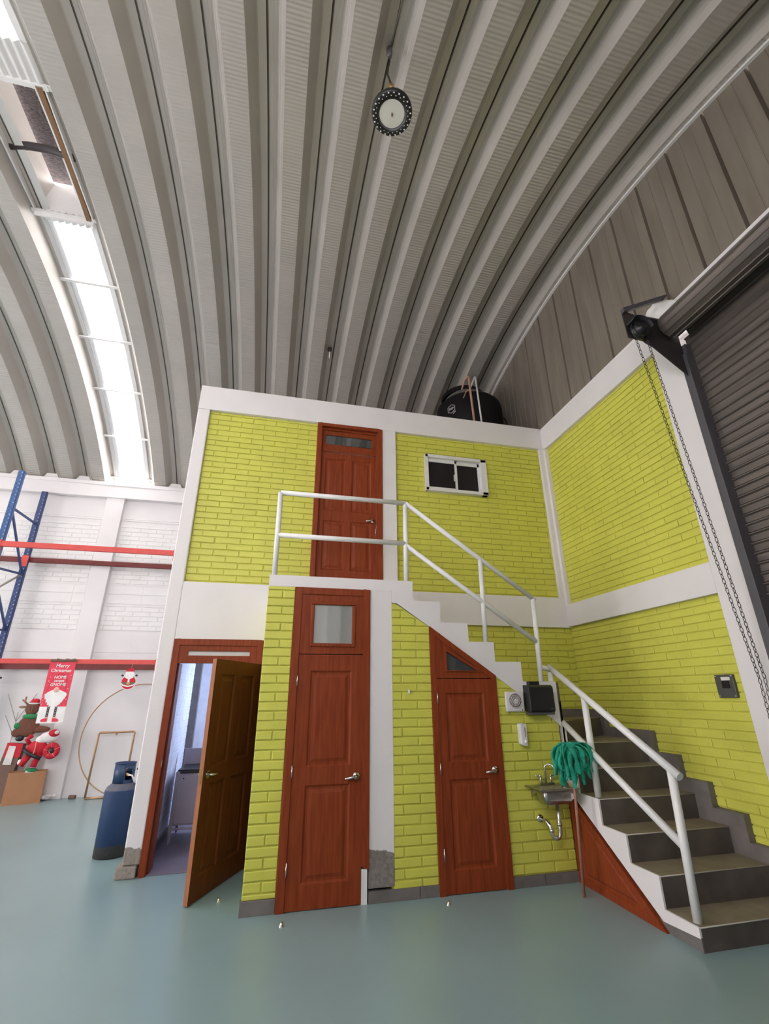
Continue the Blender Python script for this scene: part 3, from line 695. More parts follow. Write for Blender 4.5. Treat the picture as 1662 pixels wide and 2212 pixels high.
handle(lf, 0.298, YE - 0.008, 0.928); hinges(D2, lx0 - 0.002, YE - 0.022, (0.28, 0.98, 1.72))

# door_3: under-stair door with sloping head and triangular pane
D3 = root('door_3', (1.38, YE, 0), 'red brown door under the stairs with sloping top and triangular pane', 'door', kind='structure')
xa, xb = 1.035, 1.719; za_, zb_ = 2.239, 1.767; sl_ = (zb_ - za_) / (xb - xa); w = 0.052
def zs(x): return za_ + sl_ * (x - xa)
wz = w * 1.22
mb = MB()
mb.prism([(xa, 0), (xa + w, 0), (xa + w, zs(xa + w) - wz), (xa, zs(xa))], YE - 0.02, YE + 0.1, 'y')
mb.prism([(xb - w, 0), (xb, 0), (xb, zs(xb)), (xb - w, zs(xb - w) - wz)], YE - 0.02, YE + 0.1, 'y')
mb.prism([(xa, zs(xa)), (xa + w, zs(xa + w) - wz), (xb - w, zs(xb - w) - wz), (xb, zs(xb))], YE - 0.0205, YE + 0.1, 'y')
mb.build('door_frame', WOOD, D3)
mb = MB(); T = [(1.185, 2.045), (1.185, 1.80), (1.60, 1.80)]; Ti = [(1.203, 1.995), (1.203, 1.815), (1.525, 1.812)]
Oq = [(xa + w, zs(xa + w) - wz), (xa + w, 1.742), (xb - w, 1.742), (xb - w, zs(xb - w) - wz)]
yq = YE - 0.008
mb.raw([(p[0], yq, p[1]) for p in Oq] + [(p[0], yq, p[1]) for p in T], [(0, 1, 5, 4), (1, 2, 6, 5), (2, 3, 6), (3, 0, 4, 6)])
mb.raw([(p[0], yq + 0.04, p[1]) for p in Oq], [(0, 1, 2, 3)])
tr = mb.build('transom', WOOD, D3)
mb = MB(); R0 = [(p[0], yq, p[1]) for p in T]; R1 = [(p[0] + (q[0] - p[0]) * 0.3, yq - 0.014, p[1] + (q[1] - p[1]) * 0.3) for p, q in zip(T, Ti)]; R2 = [(p[0], yq - 0.010, p[1]) for p in Ti]; R3 = [(p[0], yq + 0.015, p[1]) for p in Ti]
for A_, B_ in ((R0, R1), (R1, R2), (R2, R3)): mb.raw(A_ + B_, [(i, (i + 1) % 3, 3 + (i + 1) % 3, 3 + i) for i in range(3)])
mb.build('glazing_bead', WOOD, tr)
mb = MB(); mb.prism(Ti, YE + 0.004, YE + 0.010, 'y'); mb.build('pane', GLASSM, tr)
lx0, lx1 = 1.088, 1.668
mb = MB(); leaf(mb, lx1 - lx0, 1.728, 0.04, [(0.085, 0.488, 0.995, 1.60), (0.085, 0.488, 0.163, 0.857)], My(lx0, YE + 0.032, 0.006), WOOD)
lf = mb.build('door_leaf', None, D3)
handle(lf, 1.628, YE - 0.008, 0.93); hinges(D3, lx0 - 0.002, YE - 0.022, (0.29, 0.95, 1.56))

# door_4: upper door
D4 = root('door_4', (0.35, 0, 2.7), 'red brown four panel door on the upper landing with a narrow glass transom', 'door', kind='structure')
xa, xb, zt = -0.123, 0.812, 5.199; w = 0.06; z0 = 2.70
mb = MB(); mb.box(xa, xa + w, -0.02, 0.15, z0, zt); mb.box(xb - w, xb, -0.02, 0.15, z0, zt); mb.box(xa + w, xb - w, -0.02, 0.15, zt - 0.05, zt)
mb.box(xa + w, xa + w + 0.02, 0.03, 0.15, z0, zt - 0.05); mb.box(xb - w - 0.02, xb - w, 0.03, 0.15, z0, zt - 0.05); mb.box(xa + w, xb - w, 0.03, 0.15, zt - 0.08, zt - 0.05)
mb.build('door_frame', WOOD, D4, bev=0.004)
mb = MB(); gx0, gx1, gz0, gz1 = 0.005, 0.665, 4.900, 5.050; A0, A1 = xa + w + 0.02, xb - w - 0.02
mb.box(A0, A1, 0.05, 0.09, 4.775, gz0); mb.box(A0, A1, 0.05, 0.09, gz1, zt - 0.08); mb.box(A0, gx0, 0.05, 0.09, gz0, gz1); mb.box(gx1, A1, 0.05, 0.09, gz0, gz1); mb.box(A0, A1, 0.03, 0.06, 4.775, 4.80)
tr = mb.build('transom', WOOD, D4, bev=0.004)
mb = MB(); mb.box(gx0, gx1, 0.062, 0.068, gz0, gz1); mb.build('pane', GLASSM, tr)
L4 = A1 - A0
mb = MB(); leaf(mb, L4, 4.77 - z0 - 0.01, 0.04, [(0.022 - A0 - 0.01 + 0.0, 0.300 - A0, 3.885 - z0, 4.672 - z0), (0.384 - A0, 0.660 - A0, 3.885 - z0, 4.672 - z0), (0.022 - A0 - 0.01, 0.300 - A0, 3.075 - z0, 3.748 - z0), (0.384 - A0, 0.660 - A0, 3.075 - z0, 3.748 - z0)], My(A0, 0.09, z0 + 0.005), WOOD)
lf = mb.build('door_leaf', None, D4)
handle(lf, 0.690, 0.05, 3.78)
mb = MB(); mb.tube([(0.72, 0.03, 3.76), (0.735, 0.025, 3.70), (0.722, 0.03, 3.63), (0.73, 0.03, 3.56)], 0.003, 6); mb.build('key_string', CHROME, lf)

# ================================================================== STAIR ENCLOSURE AND STAIRS
E_ = root('wall_enclosure', (0.9, YE, 0), 'lime green brick wall under the staircase with a white pillar', 'wall', kind='structure')
Pe = lambda a, z, d: (a, YE + 0.014 - d, z)
XS = 2.40; XE1 = 2.375
br = MB()
bricks(br, [rect(-0.592, -0.335, 0.10, 2.59)], Pe, 0.31, 0.0778, -0.757, 0.137, mt=LIME, seed=41)
bricks(br, [[(0.643, 0.08), (1.034, 0.08), (1.034, 2.235), (0.70, 2.45), (0.643, 2.45)]], Pe, 0.31, 0.0778, 0.735 - 0.31, 0.137 + 0.0, mt=LIME, seed=42)
bricks(br, [[(1.720, 0.08), (XE1, 0.08), (XE1, 1.30), (2.30, 1.36), (1.720, 1.765)]], Pe, 0.30, 0.0818, 1.848 - 0.3, 0.086, mt=LIME, seed=43)
br.build('brickwork', None, E_)
Ps = lambda a, z, d: (-0.578 - d, a, z)
br = MB(); bricks(br, [[(YE + 0.004, 0.1), (YE + 0.004, 2.59), (-0.0, 2.59), (-0.0, 0.1)][::-1]], Ps, 0.305, 0.0778, 0.0, 0.137, mt=LIME, seed=44); br.build('side_brickwork', None, E_)
mb = MB()
mb.box(-0.578, -0.335, YE + 0.016, YE + 0.12, 0, 2.59); mb.box(-0.578, -0.47, YE + 0.02, -0.0, 0, 2.59)
mb.prism([(0.62, 0), (1.034, 0), (1.034, 2.24), (0.62, 2.5)], YE + 0.016, YE + 0.12, 'y')
mb.prism([(1.720, 0), (XE1, 0), (XE1, 1.35), (1.720, 1.80)], YE + 0.016, YE + 0.12, 'y')
mb.build('wall_core', LIME, E_)
mb = MB(); mb.box(0.417, 0.643, YE, YE + 0.14, 0.10, 2.60); mb.build('pillar', PILLAR, E_, bev=0.004)
# skirting tiles
for i, (p0, p1) in enumerate(((-0.606, -0.335), (0.417, 0.86), (0.865, 1.034), (1.720, 2.035), (2.04, XE1))):
    mb = MB(); mb.box(p0, p1, YE - 0.008, YE + 0.05, 0, 0.098 if i == 0 else 0.082)
    o = mb.build('baseboard_front', TILE, None, bev=0.002, loc=((p0 + p1) / 2, YE, 0)); tag(o, ['grey tile baseboard left of the tall door', 'grey tile baseboard under the white pillar', 'grey tile baseboard left of the sloping door', 'grey tile baseboard right of the sloping door', 'grey tile baseboard below the sink'][i], 'baseboard', kind='structure')

ST = root('concrete_staircase', (1.5, YE, 0), 'white concrete staircase with grey tiled steps turning down along the lime side wall', 'staircase')
# upper flight: stepped white side, soffit slope
zz = [2.70, 2.494, 2.283, 2.096, 1.902, 1.711]; nx = [0.870, 1.161, 1.458, 1.736, 2.023, XS]
top = [(-0.592, 2.70), (0.870, 2.70)]
for i in range(1, 6): top += [(nx[i - 1], zz[i]), (nx[i], zz[i])]
low = [(XS, 1.285), (2.30, 1.362), (1.719, 1.767), (1.035, 2.239), (0.70, 2.462), (0.643, 2.47), (0.643, 2.588), (-0.592, 2.588)]
mb = MB(); mb.prism(top + low, YE - 0.002, -0.0, 'y'); mb.build('upper_flight', WHITE, ST)
mb = MB(); mb.box(-0.590, 0.70, YE, 0.0, 2.60, 2.698); mb.build('landing_slab', WHITE, ST)
# lower flight
yn = {6: -1.05, 5: -1.275, 4: -1.548, 3: -1.840, 2: -2.134, 1: -2.424}; zn = {6: 1.125, 5: 0.925, 4: 0.724, 3: 0.527, 2: 0.334, 1: 0.137}
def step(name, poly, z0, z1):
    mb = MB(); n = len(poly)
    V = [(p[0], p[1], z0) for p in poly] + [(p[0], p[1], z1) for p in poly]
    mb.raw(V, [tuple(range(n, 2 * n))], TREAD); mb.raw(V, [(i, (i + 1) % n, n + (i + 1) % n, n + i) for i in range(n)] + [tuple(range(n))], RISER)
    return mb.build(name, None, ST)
def nosing(p, q, z):
    mb = MB(); mb.tube([(p[0], p[1] - 0.001, z - 0.004), (q[0], q[1] - 0.001, z - 0.004)], 0.0045, 6); mb.build('nosing', NOSE, ST)
XI, XO = XS + 0.012, XR + 0.07
for k in range(1, 7):
    yb2 = yn[k + 1] if k < 6 else -0.9
    poly = [(XI, yn[k]), (XO, yn[k]), (XO, yb2 + 0.02), (XI, yb2 + 0.02)]
    if k == 6: poly = [(XI, yn[6]), (XO, yn[6]), (XO, -0.25), (XI, -0.85)]
    step('step', poly, 0, zn[k]); nosing((XI, yn[k]), (XO - 0.07, yn[k]), zn[k])
step('step', [(XI, -0.93), (XO, -0.31), (XO, 0.065), (XI, 0.065)], 0, 1.32); nosing((XI, -0.932), (XO - 0.07, -0.332), 1.32)
step('step', [(XI - 0.002, YE), (2.43, YE), (2.95, 0.065), (XI - 0.002, 0.065)], 0, 1.515)
mb = MB(); mb.box(XS - 0.01, XS + 0.028, YE - 0.0, -0.02, 1.33, 1.700); mb.build('riser_tile', RISER, ST)
# white string on the open side of the lower flight
tp = [(-1.13, zn[5]), (yn[5] + 0.0, zn[5])]
for k in (4, 3, 2, 1): tp += [(yn[k + 1], zn[k]), (yn[k], zn[k])]
tp2 = [(-1.12, zn[5]), (yn[5], zn[5]), (yn[5], zn[4]), (yn[4], zn[4]), (yn[4], zn[3]), (yn[3], zn[3]), (yn[3], zn[2]), (yn[2], zn[2]), (yn[2], zn[1] - 0.002), (yn[1], zn[1] - 0.002), (yn[1], 0.075), (-2.10, 0.055), (-1.12, 0.72)]
mb = MB(); mb.prism(tp2, XS - 0.004, XS + 0.0115, 'x'); mb.build('string', WHITE, ST)
mb = MB(); mb.box(XS, XS + 0.05, YE, -0.93, 0.7, 1.30); mb.build('string', WHITE, ST)
mb = MB(); mb.prism([(-2.14, 0), (-2.40, 0), (-2.424, 0), (-2.424, 0.08), (-2.06, 0.06)], XS - 0.001, XS + 0.0115, 'x'); mb.build('base_coat', TILE, ST)
# skirting tiles stepping down the side wall
sk = [(0.0, 1.41), (-0.43, 1.41), (-0.43, 1.225), (-1.14, 1.225), (-1.14, 1.028), (-1.43, 1.028), (-1.43, 0.837), (-1.72, 0.837), (-1.72, 0.643), (-2.012, 0.643), (-2.012, 0.447), (-2.30, 0.447), (-2.30, 0.24), (-2.52, 0.24), (-2.52, 0), (0, 0)]
mb = MB()
for i in range(0, len(sk) - 2, 2):
    ya, z = sk[i]; yb2 = sk[i + 1][0]
    mb.prism([(ya, 0), (ya, z), (yb2, z), (yb2, 0)], XR - 0.008, XR + 0.01 + REC, 'x')
tag(mb.build('baseboard_right', TILE), 'grey tile skirting stepping down the lime wall beside the stairs', 'baseboard', kind='structure')
mb = MB(); mb.box(2.80, XR, -0.010, 0.068, 1.3, 1.412); tag(mb.build('baseboard_back', TILE), 'grey tile baseboard at the back of the stair turn', 'baseboard', kind='structure')

# door_5: triangular hatch panel under lower flight
D5 = root('door_5', (XS, -1.6, 0), 'triangular red brown wooden hatch panel under the lower stairs', 'door', kind='structure')
tri = [(YE - 0.005, 0.0), (-2.139, 0.0), (YE - 0.005, 0.70)]
mb = MB(); mb.prism(tri, XS - 0.012, XS + 0.02, 'x'); mb.build('door_panel', WOOD, D5)
def inset(T, r):
    c = (sum(p[0] for p in T) / 3, sum(p[1] for p in T) / 3); return [(p[0] + (c[0] - p[0]) * r, p[1] + (c[1] - p[1]) * r) for p in T]
mb = MB(); o0 = tri; o1 = inset(tri, 0.16); i0 = [(p[0], p[1]) for p in o1]
# raised frame band
def ringx(A, B, x, mbx):
    n = len(A); mbx.raw([(x, p[0], p[1]) for p in A] + [(x, p[0], p[1]) for p in B], [(i, (i + 1) % n, n + (i + 1) % n, n + i) for i in range(n)])
ringx(o0, inset(tri, 0.22), XS - 0.026, mb)
mb.raw([(XS - 0.026, p[0], p[1]) for p in o0] + [(XS - 0.008, p[0], p[1]) for p in o0], [(i, (i + 1) % 3, 3 + (i + 1) % 3, 3 + i) for i in range(3)])
A_ = inset(tri, 0.22); B_ = inset(tri, 0.28)
mb.raw([(XS - 0.026, p[0], p[1]) for p in A_] + [(XS - 0.010, p[0], p[1]) for p in B_], [(i, (i + 1) % 3, 3 + (i + 1) % 3, 3 + i) for i in range(3)])
mb.build('door_frame', WOOD, D5)
mb = MB(); C_ = inset(tri, 0.36); D_ = inset(tri, 0.44)
mb.raw([(XS - 0.013, p[0], p[1]) for p in C_] + [(XS - 0.024, p[0], p[1]) for p in D_], [(i, (i + 1) % 3, 3 + (i + 1) % 3, 3 + i) for i in range(3)] + [(3, 4, 5)])
mb.build('raised_field', WOOD, D5)

# ---- handrail
HR = root('stair_handrail', (0.14, YE, 2.7), 'white welded pipe handrail running along the landing and down the stairs', 'handrail')
r = 0.026; yr = YE + 0.035
def pipe(name, pts, rad=r): mb = MB(); mb.tube(pts, rad, 14); return mb.build(name, RAIL, HR)
pipe('post', [(-0.548, yr - 0.0, 2.70), (-0.552, yr, 3.60)]); pipe('post', [(0.815, yr, 2.70), (0.822, yr, 3.60)])
pipe('post', [(1.665, yr, 2.096), (1.680, yr, 3.0)]); pipe('post', [(2.255, yr, 1.711), (2.278, yr, 2.60)])
pipe('rail', [(-0.552, yr, 3.60), (0.822, yr, 3.60)]); pipe('rail', [(-0.552, yr, 3.125), (0.822, yr, 3.125)])
pipe('rail', [(0.822, yr, 3.60), (2.30, yr, 2.565)]); pipe('rail', [(0.822, yr, 3.10), (2.257, yr, 2.115)])
xr_ = 2.452
pipe('post', [(xr_ - 0.03, -1.005, 0.95), (xr_ - 0.03, -1.0, 1.86)], 0.028)
pipe('post', [(xr_, -1.478, 0.72), (xr_, -1.484, 1.56)], 0.03); pipe('post', [(xr_, -2.365, 0.13), (xr_, -2.40, 1.06)], 0.03)
pipe('rail', [(xr_ - 0.02, -0.98, 1.865), (xr_, -2.475, 1.02)], 0.03); pipe('rail', [(xr_ - 0.02, -0.99, 1.385), (xr_, -2.37, 0.575)], 0.029)
pipe('connector', [(2.262, yr, 1.86), (2.43, -1.01, 1.83)], 0.024)

# ================================================================== ROLLER SHUTTER
SH = root('roller_shutter', (XR, -4.5, 0), 'dark brown grey steel roller shutter with grey guide at the right', 'roller shutter')
mb = MB(); mb.keepnormals = True; xs_ = XR + 0.075; H = 0.088; z = 0.0; V = []; n_ = 0
prof = []
while z < 5.02:
    prof += [(0.0, z), (0.0, z + H * 0.62), (-0.006, z + H * 0.66), (-0.018, z + H * 0.74), (-0.018, z + H * 0.84), (-0.004, z + H * 0.92), (0.008, z + H * 0.96)]
    z += H
prof += [(0.0, z)]
V = []; Fs = []
for (dx, z_) in prof: V += [(xs_ + dx, -2.66, z_), (xs_ + dx, YF, z_)]
for i in range(len(prof) - 1): Fs.append((2 * i, 2 * i + 1, 2 * i + 3, 2 * i + 2))
mb.raw(V, Fs); mb.build('slat_curtain', SHUT, SH)
# curtain bending up onto the coil, coil itself
cx_, cz_, cr = 3.245, 5.135, 0.135
mb = MB(); mb.keepnormals = True
pts = [(xs_, 5.0), (xs_ - 0.005, 5.10), (xs_ - 0.04, 5.19), (xs_ - 0.12, 5.25), (cx_, cz_ + cr)]
for i in range(len(pts) - 1):
    (a, b), (c, d_) = pts[i], pts[i + 1]; mb.raw([(a, -2.72, b), (a, YF, b), (c, YF, d_), (c, -2.72, d_)], [(0, 1, 2, 3)])
mb.build('curtain_head', SHUT, SH)
mb = MB(); n = 14
pr_ = []
for k in range(n):
    a0 = 2 * math.pi * k / n; pr_ += [(cx_ + cr * math.cos(a0), cz_ + cr * math.sin(a0)), (cx_ + (cr - 0.004) * math.cos(a0 + 0.36), cz_ + (cr - 0.004) * math.sin(a0 + 0.36)), (cx_ + (cr + 0.006) * math.cos(a0 + 0.40), cz_ + (cr + 0.006) * math.sin(a0 + 0.40))]
mb.prism(pr_, -2.73, YF, 'y'); mb.build('coil', SHUT, SH)
mb = MB(); mb.box(XR - 0.005, XR + 0.11, -2.70, -2.622, 0, 4.98); mb.box(XR - 0.03, XR - 0.005, -2.70, -2.622, 0, 4.86); mb.build('guide_rail', GUIDE, SH, bev=0.004)
BK = root_ = None
mb = MB(); plate = [(2.764, 5.323), (2.773, 4.965), (2.95, 4.955), (2.97, 4.935), (3.05, 4.90), (3.40, 4.60), (3.42, 4.72), (3.42, 5.18), (3.30, 5.24), (2.93, 5.29)]
mb.prism(plate, -2.665, -2.655, 'y'); mb.build('bracket_plate', BRKT, SH)
mb = MB(); mb.prism([(2.764, 5.325), (2.764, 5.27), (3.36, 5.60), (3.40, 5.66)], -2.70, -2.66, 'y'); mb.build('bracket_arm', GUIDE, SH)
mb = MB(); mb.box(2.90, 3.42, -2.70, -2.655, 5.245, 5.262); mb.build('bracket_flange', GUIDE, SH)
mb = MB(); mb.lathe([(0.0001, -2.76), (0.05, -2.76), (0.05, -2.75), (0.10, -2.745), (0.085, -2.72), (0.085, -2.705), (0.10, -2.69), (0.10, -2.67), (0.05, -2.665)], (2.90, 0, 5.05), 20, None, 'y'); mb.build('chain_wheel', DARK, SH)
mb = MB()
for k in range(9):
    a = math.pi * (0.05 + 0.85 * k / 8)
    if k < 8:
        a2 = math.pi * (0.05 + 0.85 * (k + 1) / 8)
        for yy_ in ((-2.77, -2.67),):
            mb.raw([(2.89 + 0.125 * math.cos(t_), y_, 5.06 + 0.125 * math.sin(t_)) for y_ in yy_ for t_ in (a, a2)], [(0, 1, 3, 2)])
mb.build('wheel_guard', GUIDE, SH)
def link_chain(a, b, name='hand_chain', pitch=0.041, sag=0.02):
    a = Vector(a); b = Vector(b); Ln = (b - a).length; n = int(Ln / pitch); mb = MB(); t = (b - a).normalized()
    u = t.cross(Vector((0, 1, 0))).normalized(); w_ = t.cross(u)
    for i in range(n):
        f = (i + 0.5) / n; c = a + (b - a) * f; c = c + Vector((0, 0, -sag * math.sin(math.pi * f)))
        s1 = u if i % 2 else w_; pts = []
        if i % 2 == 0: s1 = (w_ + u * 0.35).normalized()
        for k in range(8):
            an = 2 * math.pi * k / 8; pts.append(c + t * (0.025 * math.cos(an)) + s1 * (0.0105 * math.sin(an)))
        mb.tube(pts, 0.0029, 5, None, False, None, True)
    return mb.build(name, BRKT, SH)
Bt = (3.385, -2.50, 1.35)
link_chain((2.80, -2.70, 5.13), (3.36, -2.535, 1.70)); link_chain((2.96, -2.70, 4.93), (3.385, -2.56, 1.70))
link_chain((3.36, -2.535, 1.70), (3.37, -2.52, 1.20)); link_chain((3.385, -2.56, 1.70), (3.385, -2.53, 1.20))
# crumpled white sheet lying on the beam beside the coil
mb = MB(); rnd = random.Random(3); nu, nv = 14, 10; V = []
for i in range(nu):
    for j in range(nv):
        t = i / (nu - 1); q = j / (nv - 1)
        V.append((3.425 - 0.10 * math.sin(math.pi * t) * (0.4 + 0.6 * q) + rnd.uniform(-0.012, 0.012) - 0.01, -2.28 - 0.55 * t + rnd.uniform(-0.01, 0.01), 5.33 + 0.29 * q * (0.55 + 0.45 * math.sin(math.pi * min(1, t * 1.1))) + rnd.uniform(-0.010, 0.010)))
Fs = [(i * nv + j, i * nv + j + 1, (i + 1) * nv + j + 1, (i + 1) * nv + j) for i in range(nu - 1) for j in range(nv - 1)]
mb.keepnormals = True; mb.raw(V, Fs, None, True)
o = mb.build('plastic_sheet', FELTW, None, loc=(3.40, -2.5, 5.35)); md = o.modifiers.new('solid', 'SOLIDIFY'); md.thickness = 0.004
tag(o, 'crumpled white plastic sheet on the beam beside the shutter coil', 'sheet')

# breaker panel on the lime wall
bpn = root('breaker_panel', (XR, -2.12, 1.55), 'dark grey breaker panel cover with paper label on the lime side wall', 'breaker panel')
xw = XR + REC - 0.012
mb = MB(); mb.box(xw - 0.03, xw, -2.214, -2.030, 1.548, 1.744); mb.build('cover_plate', PANELG, bpn, bev=0.006)
mb = MB(); mb.box(xw - 0.033, xw - 0.03, -2.185, -2.098, 1.694, 1.722) ; mb.build('paper_label', PAPER, bpn)
mb = MB(); mb.box(xw - 0.040, xw - 0.028, -2.168, -2.100, 1.628, 1.688); bw = mb.build('breaker_window', DARK, bpn)
mb = MB(); mb.box(xw - 0.046, xw - 0.040, -2.145, -2.122, 1.650, 1.668); mb.build('breaker_switch', LEDB, bw)
for y_ in (-2.20, -2.045):
    for z_ in (1.563, 1.730):
        mb = MB(); mb.lathe([(0.0001, -0.003), (0.005, -0.002), (0.005, 0.002)], (xw - 0.031, y_, z_), 10, None, 'x'); mb.build('screw', PLASTW, bpn)

# ================================================================== WALL-MOUNTED THINGS
yw = YE
fan = root('exhaust_fan', (1.90, yw, 1.52), 'square white exhaust fan with round grille on the lime wall', 'fan')
mb = MB(); mb.box(1.80, 1.998, yw - 0.035, yw, 1.428, 1.614); mb.build('housing', PLASTW, fan, bev=0.012)
c = (1.899, yw - 0.036, 1.531)
mb = MB(); mb.disc(c, 0.068, 28, None, 'y'); mb.build('fan_recess', RUST, fan)
mb = MB(); mb.lathe([(0.066, 0), (0.072, -0.006), (0.076, 0.0)], c, 28, None, 'y')
mb.lathe([(0.0001, -0.008), (0.014, -0.007), (0.016, 0)], c, 16, None, 'y')
for k in range(28):
    a = 2 * math.pi * k / 28; mb.tube([(c[0] + 0.012 * math.cos(a), c[1] - 0.005, c[2] + 0.012 * math.sin(a)), (c[0] + 0.069 * math.cos(a), c[1] - 0.005, c[2] + 0.069 * math.sin(a))], 0.0017, 5)
for rr in (0.03, 0.05): mb.lathe([(rr - 0.0015, 0), (rr, -0.008), (rr + 0.0015, 0)], c, 28, None, 'y')
mb.build('grille', PLASTW, fan)
mb = MB(); mb.box(1.965, 1.973, yw - 0.037, yw - 0.034, 1.437, 1.449); mb.build('indicator', DARK, fan)

spk = root('towel_dispenser', (2.10, yw, 1.55), 'black plastic paper towel dispenser on the lime wall by the handrail', 'dispenser')
sx0, sx1, sz0, sz1, sy = 2.012, 2.285, 1.410, 1.675, -1.245
mb = MB(); mb.prism([(yw, sz0 + 0.02), (sy + 0.03, sz0), (sy, sz0 + 0.03), (sy + 0.005, sz1 - 0.02), (sy + 0.03, sz1), (yw, sz1)], sx0, sx1, 'x'); mb.build('body', DARK, spk, bev=0.008)
mb = MB(); mb.box(sx0 + 0.008, sx1 - 0.002, sy + 0.02, yw, sz0 - 0.012, sz0 + 0.012); tag(mb.build('lower_lip', GUIDE, spk, bev=0.004), 'grey lower lip', None)
mb = MB(); mb.box(sx0 + 0.05, sx0 + 0.16, yw - 0.06, yw - 0.0, sz1 + 0.0, sz1 + 0.035); mb.build('top_block', DARK, spk)
cu = bpy.data.curves.new('brand_mark', 'FONT'); cu.body = 'evo'; cu.size = 0.028; cu.extrude = 0.0004
to = bpy.data.objects.new('brand_mark', cu); COL.objects.link(to); to.parent = spk
to.location = Vector((2.225, sy - 0.002, 1.447)) - Vector((2.10, yw, 1.55)); to.rotation_euler = (math.radians(90), 0, 0); cu.materials.append(GUIDE); to_mesh_obj(to)

ds = root('soap_dispenser', (1.94, yw, 1.23), 'narrow white soap dispenser on the lime wall above the sink', 'dispenser')
dx0, dx1, dz0, dz1 = 1.905, 1.972, 1.128, 1.322
mb = MB(); mb.prism([(dx0, dz0 + 0.012), (dx0 + 0.02, dz0), (dx1, dz0 - 0.004), (dx1, dz1 - 0.012), (dx1 - 0.012, dz1), (dx0 + 0.008, dz1), (dx0, dz1 - 0.01)], yw - 0.075, yw, 'y'); mb.build('body', PLASTW, ds, bev=0.008)
mb = MB(); mb.box(dx0 + 0.040, dx0 + 0.045, yw - 0.078, yw - 0.07, dz0 + 0.075, dz1 - 0.035); mb.build('level_slot', GUIDE, ds)
mb = MB(); mb.lathe([(0.0001, -0.012), (0.014, -0.01), (0.018, 0)], (dx1 - 0.022, yw - 0.075, dz0 + 0.032), 16, None, 'y'); mb.build('push_button', PLASTW, ds)

# sink
SK = root('hand_sink', (2.13, yw, 0.78), 'small stainless steel wall sink with curved faucet beside the mop', 'sink')
kx0, kx1, ky0, ky1, kz = 1.924, 2.335, -1.405, yw, 0.788
mb = MB()
bx0, bx1, by0, by1 = kx0 + 0.055, kx1 - 0.05, ky0 + 0.03, ky1 - 0.085
mb.box(kx0, kx1, ky0, by0, kz - 0.012, kz); mb.box(kx0, kx1, by1, ky1, kz - 0.012, kz); mb.box(kx0, bx0, by0, by1, kz - 0.012, kz); mb.box(bx1, kx1, by0, by1, kz - 0.012, kz)
mb.build('rim', STEEL, SK, bev=0.004)
def rrect(x0, x1, y0, y1, r_, z, n=5):
    P_ = []
    for (cx2, cy2, a0) in ((x1 - r_, y1 - r_, 0), (x0 + r_, y1 - r_, 90), (x0 + r_, y0 + r_, 180), (x1 - r_, y0 + r_, 270)):
        for k in range(n + 1): a = math.radians(a0 + 90 * k / n); P_.append((cx2 + r_ * math.cos(a), cy2 + r_ * math.sin(a), z))
    return P_
mb = MB(); rings = [rrect(bx0, bx1, by0, by1, 0.03, kz - 0.002), rrect(bx0 + 0.004, bx1 - 0.004, by0 + 0.004, by1 - 0.004, 0.04, kz - 0.09), rrect(bx0 + 0.02, bx1 - 0.02, by0 + 0.015, by1 - 0.015, 0.05, kz - 0.125), rrect(bx0 + 0.06, bx1 - 0.06, by0 + 0.05, by1 - 0.05, 0.04, kz - 0.135)]
nn = len(rings[0]); V = [p for R_ in rings for p in R_]; Fs = []
for i in range(3):
    for j in range(nn): Fs.append((i * nn + j, i * nn + (j + 1) % nn, (i + 1) * nn + (j + 1) % nn, (i + 1) * nn + j))
Fs.append(tuple(range(3 * nn, 4 * nn))); mb.raw(V, Fs, None, True); o = mb.build('bowl', STEEL, SK)
md = o.modifiers.new('solid', 'SOLIDIFY'); md.thickness = 0.003; md.offset = -1
mb = MB(); mb.box(2.245, 2.29, by0 - 0.001, by0 + 0.003, 0.70, 0.745); tag(mb.build('sticker', PAPER, SK), 'small square sticker', None)
mb = MB(); mb.prism([(yw, 0.69), (yw, 0.775), (-1.30, 0.775), (yw - 0.02, 0.70)], 1.985, 1.992, 'x'); mb.build('bracket', STEEL, SK); mb = MB(); mb.prism([(yw, 0.69), (yw, 0.775), (-1.30, 0.775), (yw - 0.02, 0.70)], 2.27, 2.277, 'x'); mb.build('bracket', STEEL, SK)
FA = (2.13, yw - 0.045, kz)
mb = MB(); mb.box(FA[0] - 0.075, FA[0] + 0.075, FA[1] - 0.022, FA[1] + 0.022, kz, kz + 0.018)
pts = [(FA[0], FA[1], kz + 0.01), (FA[0], FA[1], kz + 0.13)]
for k in range(9): a = math.pi - math.pi * k / 8; pts.append((FA[0] + 0.035 * 0.6 + 0.035 * math.cos(a) * 0.9 + 0.008, FA[1] - 0.035 - 0.035 * math.cos(a), kz + 0.135 + 0.04 * math.sin(a)))
pts.append((pts[-1][0], pts[-1][1], kz + 0.115)); mb.tube(pts, 0.009, 10)
fc = mb.build('faucet', CHROME, SK)
for s_ in (-1, 1):
    mb = MB(); x_ = FA[0] + s_ * 0.055; mb.tube([(x_, FA[1], kz + 0.01), (x_, FA[1], kz + 0.075)], 0.013, 10, None, True, [0.013, 0.011]); mb.tube([(x_, FA[1], kz + 0.072), (x_ + s_ * 0.055, FA[1], kz + 0.078)], 0.006, 8); mb.blob((x_, FA[1], kz + 0.076), 0.013, 0.013, 0.012, None, 10, 6); mb.build('tap', CHROME, fc)
dx = 2.165; dy = -1.25
mb = MB(); pts = [(dx, dy, kz - 0.13), (dx, dy, 0.44)]
for k in range(9): a = math.pi * k / 8; pts.append((dx - 0.04 + 0.04 * math.cos(a), dy + 0.01 * k / 8, 0.42 - 0.045 * math.sin(a)))
pts += [(dx - 0.082, dy + 0.02, 0.47), (dx - 0.10, dy + 0.05, 0.50), (dx - 0.115, yw, 0.51)]
